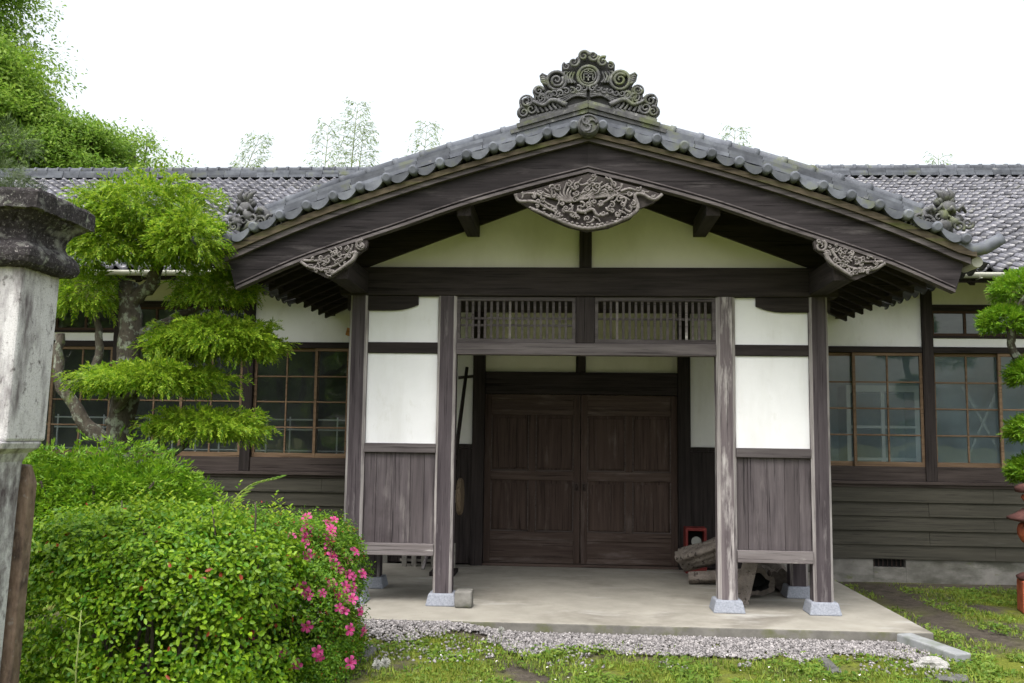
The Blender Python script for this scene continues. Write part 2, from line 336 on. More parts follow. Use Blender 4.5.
def vnoise(x, y, s, seed=0):
    g = np.random.default_rng(seed); tot = 0
    for k in range(7):
        a = g.uniform(0, 6.28); fr = s*g.uniform(.6, 2.2); ph = g.uniform(0, 6.28)
        tot = tot+np.sin((x*np.cos(a)+y*np.sin(a))*fr+ph+1.3*np.sin((y*np.cos(a)-x*np.sin(a))*fr*.7+ph*2))
    return tot/7**.5
def interp(pts):
    xs = np.array([p[0] for p in pts]); ys = np.array([p[1] for p in pts])
    h = np.diff(xs); d = np.diff(ys)/h; mm = np.gradient(ys, xs)
    def f(x):
        x = float(min(max(x, xs[0]), xs[-1])); i = min(int(np.searchsorted(xs, x, 'right'))-1, len(xs)-2)
        t = (x-xs[i])/h[i]; t2, t3 = t*t, t*t*t
        return float((2*t3-3*t2+1)*ys[i]+(t3-2*t2+t)*h[i]*mm[i]+(-2*t3+3*t2)*ys[i+1]+(t3-t2)*h[i]*mm[i+1])
    return f
def spiral(mb, c, y, r0, turns, rad, ccw=1, start=0, n=26, mi=0, bulge=.0):
    pts, rr = [], []
    for i in range(n):
        t = i/(n-1); a = start+ccw*turns*2*math.pi*t; r = r0*(1-t)**.9+.12*r0*t
        pts.append((c[0]+r*math.cos(a), y-bulge*t, c[1]+r*math.sin(a))); rr.append(rad*(1-.55*t))
    mb.tube(pts, rr, 6, mi)
def curve2(mb, pts, y, r0, r1, mi=0, n=14):
    pts = [Vector((p[0], y, p[1])) for p in pts]; out = []; k = len(pts)
    for i in range(n):
        u = i/(n-1)*(k-1); j = min(int(u), k-2); t = u-j
        p0, p1, p2, p3 = pts[max(j-1, 0)], pts[j], pts[j+1], pts[min(j+2, k-1)]
        out.append(.5*((2*p1)+(p2-p0)*t+(2*p0-5*p1+4*p2-p3)*t*t+(3*p1-p0-3*p2+p3)*t**3))
    mb.tube(out, [r0+(r1-r0)*i/(n-1) for i in range(n)], 6, mi)

# ------------------------------------------------------------------ ground, paving
GZ = -.10
def lift(x, y):
    sm = lambda t: (lambda q: q*q*(3-2*q))(np.clip(t, 0, 1))
    return .075*sm((-.55-x)/.7)*sm((y+1.45)/.6)*(y < -.5)
def ground():
    xs = np.concatenate([[-400, -120, -40, -16], np.linspace(-9, 9, 73), [16, 40, 120, 400]])
    ys = np.concatenate([[-400, -120, -40, -18], np.linspace(-10, 3.4, 68), [6, 20, 60, 200, 700]])
    X, Y = np.meshgrid(xs, ys)
    Z = GZ+.012*vnoise(X, Y, 2.4, 3)*(np.abs(X) < 12)*(np.abs(Y) < 12)-.004+lift(X, Y)*(X > -3.05)
    n, k = X.shape
    me = bpy.data.meshes.new('ground')
    me.from_pydata(list(zip(X.ravel(), Y.ravel(), Z.ravel())), [], [(j*k+i, j*k+i+1, (j+1)*k+i+1, (j+1)*k+i) for j in range(n-1) for i in range(k-1)])
    o = link('ground', me, 'ground', None, True); o['kind'] = 'structure'
    ms = np.ones_like(X); nz = .12*vnoise(X, Y, 3.3, 17)
    ms -= np.exp(-(((X-3.55-.35*(-Y)*(Y < 0)+nz*2)/.32)**2))*(Y > -1.5)*1.2       # bare wet soil along the slab and in front of the wall
    ms -= np.exp(-(((Y-2.75+nz)/.28)**2))*1.2; ms -= np.exp(-(((X-4.3-.5*(-Y)+nz*2)/.22)**2))*(Y < .3)*(Y > -2)*1.0
    ms -= (Y > -1.05+nz)*(np.abs(X) < 3.1)*1.0
    a = me.attributes.new('moss', 'FLOAT', 'POINT'); a.data.foreach_set('value', np.clip(ms, 0, 1).astype(np.float32).ravel())
ground()
p = MB(); p.box(-3.05, 3.05, -.74, 2.97, -.3, 0); p.m = [1, 0, 1, 1, 1, 1]; o = p.build('pavement', ['concrete', 'slab_side'], None, .012); o['kind'] = 'structure'

# ------------------------------------------------------------------ main building
WY = 2.96
bld = empty('school_building', (0, 7, GZ), 'long low timber building with white plaster, boarded base and grey tiled roof behind the porch', 'building')
EAVE_Y, EAVE_Z, SL, RY = 2.05, 3.72, .515, 7.0
XA, XB = -11.5, 11.5
def tile_field(mb, x0, x1, w, y0, z0, sl, length, e, mi=0, ydir=1, seed=1):
    """wavy pantiles; columns across x, rows climbing in y"""
    g = np.random.default_rng(seed); th = math.atan(sl); cs, sn = math.cos(th), math.sin(th)
    us = [0, .10, .2, .32, .48, .66, .84, 1.0]
    hu = [.012, .044, .052, .026, .002, -.006, -.002, .012]
    nr = int(length/e)+1; nc = int((x1-x0)/w)
    for j in range(nr):
        for i in range(nc):
            jz = g.uniform(-.006, .006); tw = g.uniform(-.012, .012); js = g.uniform(-.010, .010)
            vs = []
            for (s_, hh) in ((j*e-.035+js, .004), (j*e-.035+js, .040), (min((j+1)*e, length)+.0, .004)):
                for u, h in zip(us, hu):
                    hz = h+hh+jz+tw*(u-.5)
                    vs.append((x0+(i+u)*w, y0+ydir*(s_*cs-hz*sn), z0+s_*sn+hz*cs))
            k = len(us)
            fs = [(a, a+1, k+a+1, k+a) for a in range(k-1)]+[(k+a, k+a+1, 2*k+a+1, 2*k+a) for a in range(k-1)]
            mb.add(vs, fs, mi, True)
t = MB(); slope_len = (RY-EAVE_Y)*math.sqrt(1+SL*SL)-.12
tile_field(t, XA, XB, .192, EAVE_Y, EAVE_Z, SL, slope_len, .205)
roof = t.build('roof', 'tile', bld)
t = MB(); rz = EAVE_Z+SL*(RY-EAVE_Y)
t.add([(XA, EAVE_Y+.02, EAVE_Z-.03), (XB, EAVE_Y+.02, EAVE_Z-.03), (XB, RY, rz-.03), (XA, RY, rz-.03), (XA, 2*RY-EAVE_Y, EAVE_Z-.03), (XB, 2*RY-EAVE_Y, EAVE_Z-.03)],
      [(0, 1, 2, 3), (3, 2, 5, 4)])
t.add([(XA, EAVE_Y+.02, EAVE_Z-.09), (XB, EAVE_Y+.02, EAVE_Z-.09), (XB, RY, rz-.09), (XA, RY, rz-.09), (XA, 2*RY-EAVE_Y, EAVE_Z-.09), (XB, 2*RY-EAVE_Y, EAVE_Z-.09)],
      [(3, 2, 1, 0), (4, 5, 2, 3)])
t.build('roof_boarding', 'dark_x', bld)
t = MB()
for k, (hw, z0, z1) in enumerate([(.21, 0, .045), (.19, .05, .09), (.17, .095, .135)]):
    x = XA
    while x < XB:
        l_ = .30; jj = rng.uniform(-.006, .006)
        t.box(x, x+l_-.006, RY-hw+jj, RY+hw+jj, rz-.02+z0, rz-.02+z1); x += l_
x = XA
while x < XB:
    t.tube([(x, RY, rz+.15), (x+.17, RY, rz+.15), (x+.171, RY, rz+.15), (x+.215, RY, rz+.15)], [.068, .068, .084, .084], 10); x += .215
t.build('ridge', 'tile_verge', roof)
t = MB(); t.box(XA, XB, EAVE_Y-.02, EAVE_Y+.03, EAVE_Z-.14, EAVE_Z-.02)
x = XA
while x < XB:                                       # rafter tails under the eave
    t.bar((x, EAVE_Y+.05, EAVE_Z-.13), (x, WY+.05, EAVE_Z-.13+SL*.96), .06, .08); x += .45
t.build('eave_timber', 'dark_y', bld)
for sgn in (-1, 1):
    t = MB(); n = 9; xa, xb = (XA, -3.5) if sgn < 0 else (3.5, XB)
    vs = []
    for xx in (xa, xb):
        for rr in (.062, .055):
            for j in range(n): a = math.pi+math.pi*j/(n-1); vs.append((xx, EAVE_Y-.10+rr*math.cos(a), EAVE_Z-.045+rr*math.sin(a)))
    fs = []
    for j in range(n-1): fs += [(j, j+1, 2*n+j+1, 2*n+j), (n+j+1, n+j, 3*n+j, 3*n+j+1)]
    fs += [(0, 2*n, 3*n, n), (n-1, 2*n-1, 4*n-1, 3*n-1)]
    t.add(vs, fs, 0, True)
    xx = xa
    while xx < xb: t.box(xx, xx+.02, EAVE_Y-.17, EAVE_Y-.02, EAVE_Z-.115, EAVE_Z-.108); xx += .6
    t.build('gutter', 'gutter', bld)

# wall shells of each wing: plaster above, boards below
POST = [2.60, 4.46, 6.27, 8.08, 9.9, 11.4]
for sgn in (-1, 1):
    sx = lambda a, b: (min(sgn*a, sgn*b), max(sgn*a, sgn*b))
    pw = MB()
    for i in range(5):
        a, b = POST[i]+.07, POST[i+1]-.07
        x0, x1 = sx(a, b)
        if i == 0: pw.box(x0, x1, WY+.01, WY+.09, 2.89, 3.52)
        else: pw.box(x0, x1, WY+.01, WY+.09, 2.89, 3.00)
    pw.build('plaster_wall', 'plaster', bld)
    pw = MB()
    for i in range(5):
        x0, x1 = sx(POST[i]+.07, POST[i+1]-.07)
        pw.box(x0, x1, WY+.012, WY+.092, 3.44 if i else 3.524, 4.1)
    pw.build('upper_plaster_wall', 'plaster_bounce', bld)
    for i in range(6):
        q = MB(); q.box(sgn*POST[i]-.07, sgn*POST[i]+.07, WY-.03, WY+.11, 1.165, 4.06); q.build('post', 'dark_z', bld, .006)
    b = MB(); x0, x1 = sx(2.5, 11.5)
    for i in range(5):
        q0, q1 = sx(POST[i]+.07, POST[i+1]-.07)
        b.box(q0, q1, WY-.015, WY+.1, 2.81, 2.888)
        if i: b.box(q0, q1, WY-.012, WY+.1, 3.36, 3.438); b.box(q0, q1, WY-.014, WY+.1, 3.002, 3.03)
    b.build('lintel', 'dark_x', bld, .004)
    b = MB()
    for i in range(5):
        q0, q1 = sx(POST[i]+.07, POST[i+1]-.07); b.box(q0, q1, WY-.005, WY+.1, 1.165, 1.345)
    b.build('sill_board', 'sillwood', bld, .004)
    b = MB(); b.box(x0, x1, WY-.075, WY+.1, 1.122, 1.163); b.box(x0, x1, WY-.045, WY+.1, 1.085, 1.12); b.build('sill_ledge', 'sillwood', bld, .004)
    b = MB(); n = 5; h = (1.08-.19)/n
    for k in range(n):
        z0 = .19+k*h
        xx = x0
        while xx < x1-.01:                          # boards butt at staggered joints
            le = min(x1, xx+(1.9 if (k % 2) else 2.7)); ph = rng.uniform(-.003, .003)
            b.add([(xx+.002, WY-.052+ph, z0), (le-.002, WY-.052+ph, z0), (le-.002, WY-.028+ph, z0+h+.012), (xx+.002, WY-.028+ph, z0+h+.012),
                   (xx+.002, WY-.012, z0), (le-.002, WY-.012, z0), (le-.002, WY-.010, z0+h+.012), (xx+.002, WY-.010, z0+h+.012)],
                  [(0, 1, 2, 3), (1, 0, 4, 5), (3, 2, 6, 7), (0, 3, 7, 4), (2, 1, 5, 6)]); xx = le
    b.box(x0, x1, WY-.005, WY+.1, .19, 1.083)
    b.build('siding', 'siding', bld)
    b = MB(); fx = [(2.5, 3.70), (4.10, 6.6), (7.0, 11.5)]
    for a, c in fx: q0, q1 = sx(a, c); b.box(q0, q1, WY-.03, WY+.12, -.3, .188)
    for a, c in ((3.70, 4.10), (6.6, 7.0)): q0, q1 = sx(a, c); b.box(q0, q1, WY-.03, WY+.12, -.3, .085)
    b.build('foundation', 'foundation', bld, .006)
    for a, c in ((3.70, 4.10), (6.6, 7.0)):
        q0, q1 = sx(a, c); b = MB(); b.box(q0, q1, WY+.06, WY+.1, .085, .188)
        for k in range(7): xx = q0+.02+k*.055; b.box(xx, xx+.012, WY+.02, WY+.032, .087, .186, 1)
        b.build('vent', ['black', 'iron'], bld)
    # sliding windows: two sashes a bay, 2 x 4 panes each
    for i in range(5):
        a, c = POST[i]+.07, POST[i+1]-.07; q0, q1 = sx(a, c); z0, z1 = 1.347, 2.808
        mid = (q0+q1)/2
        for s_, (w0, w1, yy) in enumerate([(q0, mid+.025, WY+.045), (mid-.025, q1, WY+.0)]):
            fr = MB(); st = .038
            fr.box(w0, w0+st, yy, yy+.036, z0, z1); fr.box(w1-st, w1, yy, yy+.036, z0, z1)
            fr.box(w0+st, w1-st, yy+.001, yy+.035, z0, z0+.06); fr.box(w0+st, w1-st, yy+.001, yy+.035, z1-.04, z1)
            mx_ = (w0+w1)/2; fr.box(mx_-.011, mx_+.011, yy+.004, yy+.03, z0+.06, z1-.04)
            for k in (1, 2, 3):
                zz = z0+.06+(z1-z0-.10)*k/4
                fr.box(w0+st, mx_-.011, yy+.006, yy+.028, zz-.010, zz+.010); fr.box(mx_+.011, w1-st, yy+.006, yy+.028, zz-.010, zz+.010)
            fo = fr.build('window', 'sash', bld, .003)
            pn = MB(); pn.add([(w0+st, yy+.018, z0+.06), (w1-st, yy+.018, z0+.06), (w1-st, yy+.018, z1-.04), (w0+st, yy+.018, z1-.04)], [(0, 1, 2, 3)])
            pn.build('pane', 'glass' if sgn < 0 else 'glass_hazed', fo)
            if sgn > 0 and i == 1:                  # pale strips crossed behind the glass
                br = MB(); yb = yy+.055
                br.bar((w0+.42, yb, z0+.10), (w1-.02, yb+.004, z1-.45), .03, .006, (0, 1, 0)); br.bar((w0+.40, yb+.01, z1-.42), (w1-.02, yb+.012, z0+.2), .03, .006, (0, 1, 0))
                br.build('cross_strip', 'wash_pale', fo)
        if i:
            z0, z1 = 3.032, 3.358
            fr = MB(); yy = WY+.02; fr.box(q0, q1, yy, yy+.04, z0, z0+.035); fr.box(q0, q1, yy, yy+.04, z1-.03, z1)
            for k in range(5):
                xx = q0+(q1-q0-.03)*k/4; fr.box(xx, xx+.03, yy+.002, yy+.038, z0+.035, z1-.03)
            fo = fr.build('transom_window', 'sash_dark', bld)
            pn = MB(); pn.add([(q0, yy+.02, z0), (q1, yy+.02, z0), (q1, yy+.02, z1), (q0, yy+.02, z1)], [(0, 1, 2, 3)]); pn.build('pane', 'glass' if sgn < 0 else 'glass_hazed', fo)
    # the room behind
    rm = MB(); xin, xout = 2.52, 11.4
    q0, q1 = sx(xin, xout)
    rm.box(q0, q1, 6.9, 7.0, .4, 3.6); rm.box(q0, q1, WY+.13, 6.9, .3, .4); rm.box(q0, q1, WY+.13, 6.9, 3.5, 3.6)
    e0, e1 = sx(xin, xin+.08); rm.box(e0, e1, WY+.13, 6.9, .4, 3.5)
    e0, e1 = sx(xout-.08, xout); rm.box(e0, e1, WY+.13, 6.9, .4, 3.5)
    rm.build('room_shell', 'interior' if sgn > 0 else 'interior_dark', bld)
# back and end walls close the volume
b = MB(); b.box(-11.5, 11.5, 2*RY-WY-.1, 2*RY-WY, -.3, 3.9)
for xx in (-11.5, 11.4): b.prism_x([(WY+.12, -.3), (2*RY-WY-.1, -.3), (2*RY-WY-.1, 4.1), (RY, 6.1), (WY+.12, 4.1)], xx, xx+.1)
b.build('outer_wall', 'plaster', bld)

# entrance wall between the wings
for sgn in (-1, 1):
    b = MB(); q0, q1 = sorted((sgn*1.42, sgn*2.53)); b.box(q0, q1, WY+.02, WY+.1, 1.56, 3.5); b.build('plaster_wall', 'plaster', bld)
for q0, q1 in ((-1.26, -.065), (.065, 1.26)):
    b = MB(); b.box(q0, q1, WY+.02, WY+.1, 2.52, 3.5); b.build('upper_plaster_wall', 'plaster_bounce', bld)
for sgn in (-1, 1):
    b = MB(); q0, q1 = sorted((sgn*1.42, sgn*2.53)); x = q0
    while x < q1-.01:
        e = min(q1, x+.16); d = rng.uniform(0, .006); b.box(x+.002, e-.002, WY+d, WY+.08, .02, 1.5); x = e
    b.box(q0, q1, WY-.012, WY+.09, 1.502, 1.556)
    b.build('wainscot', 'dark_z', bld)
for sgn in (-1, 1):
    q = MB(); q.box(sgn*1.34-.08, sgn*1.34+.08, WY-.06, WY+.11, 0, 3.5); q.build('door_post', 'dark_z', bld, .008)
q = MB(); q.box(-1.258, 1.258, WY-.045, WY+.1, 2.225, 2.515); q.build('door_lintel', 'dark_x', bld, .01)
q = MB(); q.box(-.06, .06, WY-.03, WY+.1, 2.518, 3.5); q.build('post', 'dark_z', bld, .006)
q = MB(); q.box(-1.258, 1.258, WY-.05, WY+.1, 0.0, .035); q.build('threshold', 'door_x', bld, .006)
def arch_panel(mb, x0, x1, z0, z1, y, r=.05):
    pts = [(x0, z0), (x1, z0)]
    for k in range(5): a = math.pi/2*k/4; pts.append((x1-r+r*math.cos(a), z1-r+r*math.sin(a)))
    for k in range(5): a = math.pi/2+math.pi/2*k/4; pts.append((x0+r+r*math.cos(a), z1-r+r*math.sin(a)))
    mb.prism(pts, y, y+.02)
for sgn in (-1, 1):
    x0, x1 = sorted((sgn*.004, sgn*1.256)); y0 = WY-.0
    d = MB(); st = .085
    d.box(x0, x0+st, y0, y0+.045, .04, 2.22); d.box(x1-st, x1, y0, y0+.045, .04, 2.22)
    for z0, z1 in ((.04, .11), (.33, .44), (1.10, 1.22), (1.95, 2.02), (2.15, 2.22)): d.box(x0+st, x1-st, y0+.002, y0+.043, z0, z1, 1)
    mx_ = (x0+x1)/2
    for z0, z1 in ((.44, 1.10), (1.22, 1.95)): d.box(mx_-.045, mx_+.045, y0+.003, y0+.042, z0, z1)
    d.box(x0+st, x1-st, y0+.02, y0+.035, .11, .33, 1); d.box(x0+st, x1-st, y0+.02, y0+.035, 2.02, 2.15, 1)
    for a, c in ((x0+st, mx_-.045), (mx_+.045, x1-st)):
        d.box(a, c, y0+.024, y0+.036, .44, 1.10); d.box(a, c, y0+.024, y0+.036, 1.22, 1.95)
        d.box(a+.03, c-.03, y0+.010, y0+.024, 1.26, 1.91)
        for z in (.441, 1.221): d.box(a+.002, c-.002, y0-.004, y0+.02, z, z+.016, 2)  # strips coloured paler as a painted highlight along the panel edges
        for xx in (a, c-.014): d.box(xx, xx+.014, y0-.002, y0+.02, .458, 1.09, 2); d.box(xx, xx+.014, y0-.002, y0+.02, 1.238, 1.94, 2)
        arch_panel(d, a+.035, c-.035, .47, 1.06, y0+.008)
    do = d.build('door', ['door', 'door_x', 'door_edge_lit'], bld, .004)
    hd = MB(); xh = sgn*.05
    hd.box(xh-.03, xh+.03, y0-.008, y0-.001, .97, 1.09); hd.tube([(xh, y0-.008, 1.05), (xh, y0-.05, 1.04), (xh, y0-.05, 1.0), (xh, y0-.008, .99)], .009, 6)
    hd.build('handle', 'iron', do)

# ------------------------------------------------------------------ entrance porch
por = empty('entrance_porch', (0, 0, 0), 'timber entrance porch with gabled tile roof, carved pendants and white panels', 'porch')
A, B_ = 1.397, 2.307; CW = .19
def column(x, y, ztop, worn=False, w_=CW):
    c = MB(); h = w_/2; ch = .034 if worn else .027; z0 = .115
    pr = [(-h+ch, -h), (h-ch, -h), (h, -h+ch), (h, h-ch), (h-ch, h), (-h+ch, h), (-h, h-ch), (-h, -h+ch)]
    zs = np.linspace(z0, ztop, 10); vs = []
    for k, z in enumerate(zs):
        for a, b in pr: vs.append((x+a+rng.uniform(-.0015, .0015), y+b+rng.uniform(-.0015, .0015), z))
    for k in range(len(zs)-1):
        for j in range(8):
            c.add([vs[k*8+j], vs[k*8+(j+1) % 8], vs[(k+1)*8+(j+1) % 8], vs[(k+1)*8+j]], [(0, 1, 2, 3)], 1 if j % 2 else 0)
    c.add(vs[-8:], [tuple(range(8))], 0)
    o = c.build('column', ['column_worn' if worn else 'column', 'bleached'], por)
    s = MB(); b, tp = .155, .128
    s.add([(x-b, y-b, 0), (x+b, y-b, 0), (x+b, y+b, 0), (x-b, y+b, 0), (x-tp, y-tp, .118), (x+tp, y-tp, .118), (x+tp, y+tp, .118), (x-tp, y+tp, .118)],
          [(0, 3, 2, 1), (4, 5, 6, 7), (0, 1, 5, 4), (1, 2, 6, 5), (2, 3, 7, 6), (3, 0, 4, 7)])
    s.build('base_stone', 'stone_base', o, .012)
CY = CW/2                                            # column fronts lie in the plane y = 0
for sgn in (-1, 1):
    column(sgn*A, CY, 3.08, sgn > 0); column(sgn*B_, CY, 3.08); column(sgn*B_, .96+CY, 3.08)
ia, ib = A+CW/2, B_-CW/2
for sgn in (-1, 1):
    q0, q1 = sorted((sgn*ia, sgn*ib))
    r = MB(); r.box(q0-.002, q1+.002, .03, .13, 2.495, 2.605); r.build('tie_rail', 'dark_x', por, .004)
    r = MB(); r.box(q0-.002, q1+.002, .012, .14, 1.49, 1.58); r.build('middle_rail', 'grey_x', por, .005)
    r = MB(); r.box(q0-.002, q1+.002, .006, .14, .475, .592); r.build('bottom_rail', 'bleached_x', por, .006)
    pl = MB(); pl.box(q0, q1, .055, .105, 1.582, 2.493); pl.build('plaster_panel', 'plaster', por)
    pl = MB(); pl.box(q0, q1, .055, .105, 2.607, 3.078); pl.build('plaster_panel', 'plaster', por)
    pk = MB(); x = q0; ws = [.13, .17, .2, .15, .12] if sgn < 0 else [.12, .2, .18, .15, .12]; sc = (q1-q0)/sum(ws)
    for k, w_ in enumerate(ws):
        d = rng.uniform(0, .006); pk.box(x+.0015, x+w_*sc-.0015, .05+d, .09, .594, 1.488, 1 if k in ((3,) if sgn < 0 else (0, 3)) else 0); x += w_*sc
    pk.build('plank_panel', ['plank', 'plank_dark'], por, .002)
    # return wall on the side
    xs = sgn*B_
    r = MB()
    for z0, z1, hw in ((2.495, 2.605, .05), (1.49, 1.58, .06), (.475, .592, .062)): r.box(xs-hw, xs+hw, CW, .96, z0, z1)
    r.build('side_rail', 'dark_y', por, .005)
    pl = MB(); pl.box(xs-.025, xs+.025, CW, .96, 1.582, 2.493); pl.box(xs-.025, xs+.025, CW, .96, 2.607, 3.05); pl.build('plaster_panel', 'plaster', por)
    pk = MB(); y = CW
    while y < .955: e = min(.96, y+.155); pk.box(xs-.02, xs+.02, y+.001, e-.001, .594, 1.488); y = e
    pk.build('plank_panel', 'plank_dark', por)
    # boat-shaped bracket arm under the tie beam
    q = MB(); xo = sgn*(B_+.12); pts = [(xo, 3.078), (xo, 2.93), (sgn*1.98, 2.93)]
    for k in range(1, 8): tt = k/7; pts.append((sgn*(1.98-.28*tt), 2.93+.06*tt*tt))
    pts += [(sgn*1.70, 3.078)]
    q.prism(pts, .02, .16); q.build('bracket_arm', 'dark_x', por, .004)
    # purlins running back to the building; the outer one carries the eave
    q = MB(); q.box(sgn*B_-.09, sgn*B_+.09, -.87, WY, 3.10, 3.32); q.build('eave_purlin', 'dark_y', por, .006)
    q = MB(); q.box(sgn*1.15-.065, sgn*1.15+.065, -.86, WY, 3.70, 3.87); q.build('purlin', 'dark_y', por, .006)
q = MB(); q.box(-.075, .075, -.86, WY, 4.0, 4.2); q.build('ridge_beam', 'dark_y', por, .006)
q = MB(); q.box(-B_-.2, B_+.2, -.01, .2, 3.082, 3.375); q.build('tie_beam', 'dark_x', por, .012)
q = MB(); q.box(-.063, .063, .005, .14, 3.377, 4.02); q.build('king_post', 'dark_z', por, .006)
# centre bay: lintel, post, lattice transom
q = MB(); q.box(-ia+CW, ia-CW, .012, .14, 2.485, 2.605); q.build('lintel', 'grey_x', por, .006)
q = MB(); q.box(-.095, .095, .02, .13, 2.607, 3.08); q.build('transom_post', 'dark_z', por, .006)
for sgn in (-1, 1):
    q0, q1 = sorted((sgn*.097, sgn*(A-CW/2)))
    fr = MB(); fr.box(q0, q1, .03, .10, 2.607, 2.65); fr.box(q0, q1, .03, .10, 3.035, 3.078); fr.box(q0, q0+.035, .031, .099, 2.65, 3.035); fr.box(q1-.035, q1, .031, .099, 2.65, 3.035)
    fo = fr.build('lattice_transom', 'grey_x', por, .003)
    sl_ = MB(); n = 17
    for k in range(n):
        x = q0+.035+(q1-q0-.07)*(k+1)/(n+1); sl_.box(x-.0125, x+.0125, .052, .07, 2.65, 3.035, 1 if (k*7+(2 if sgn > 0 else 0)) % 11 in (5,) else 0)
    for z in (2.86, 2.79) if sgn < 0 else (2.86,): sl_.box(q0+.035, q1-.035, .071, .083, z-.011, z+.011)
    sl_.build('slats', ['grey_x', 'bleached_x'], fo)
q = MB()                                             # boarded ceiling of the porch
y = .2
while y < WY-.02: e = min(WY-.02, y+.3); q.box(-B_+.1, B_-.1, y+.002, e-.002, 3.30, 3.32); y = e
q.build('ceiling', 'dark_x', por)

# roof curve (convex gable): heights of the barge-board top edge
ztop = interp([(0, 4.375), (.57, 4.225), (1.25, 4.03), (1.95, 3.805), (2.62, 3.56), (3.0, 3.40), (3.36, 3.235)])
zbot = interp([(0, 4.095), (.55, 3.955), (1.2, 3.765), (1.74, 3.575), (2.30, 3.385), (2.66, 3.255), (3.26, 2.985)])
XE = 3.36
gap = lambda x: .105+.045*min(1, max(0, x/3.2))**2
def along(f, x0, x1, n): return [(x0+(x1-x0)*i/n, f(x0+(x1-x0)*i/n)) for i in range(n+1)]
def band(mb, sgn, flo, fhi, x0, x1, y0, y1, mi=0, n=24, x1lo=None):
    lo = along(flo, x0, x1lo or x1, n); hi = along(fhi, x0, x1, n)
    vs = [(sgn*x, y, z) for y in (y0, y1) for (x, z) in lo+hi]; k = n+1; fs = []
    for i in range(n):
        for off, flip in ((0, 0), (2*k, 1)):
            f = (off+i, off+i+1, off+k+i+1, off+k+i); fs.append(f if flip != (sgn > 0) else f[::-1])
        f = (i, i+1, 2*k+i+1, 2*k+i); fs.append(f[::-1] if sgn > 0 else f)
        f = (k+i, k+i+1, 3*k+i+1, 3*k+i); fs.append(f if sgn > 0 else f[::-1])
    fs += [(0, k, 3*k, 2*k), (n, 2*k+n, 3*k+n, k+n)]
    mb.add(vs, fs, mi)
VY = -.92
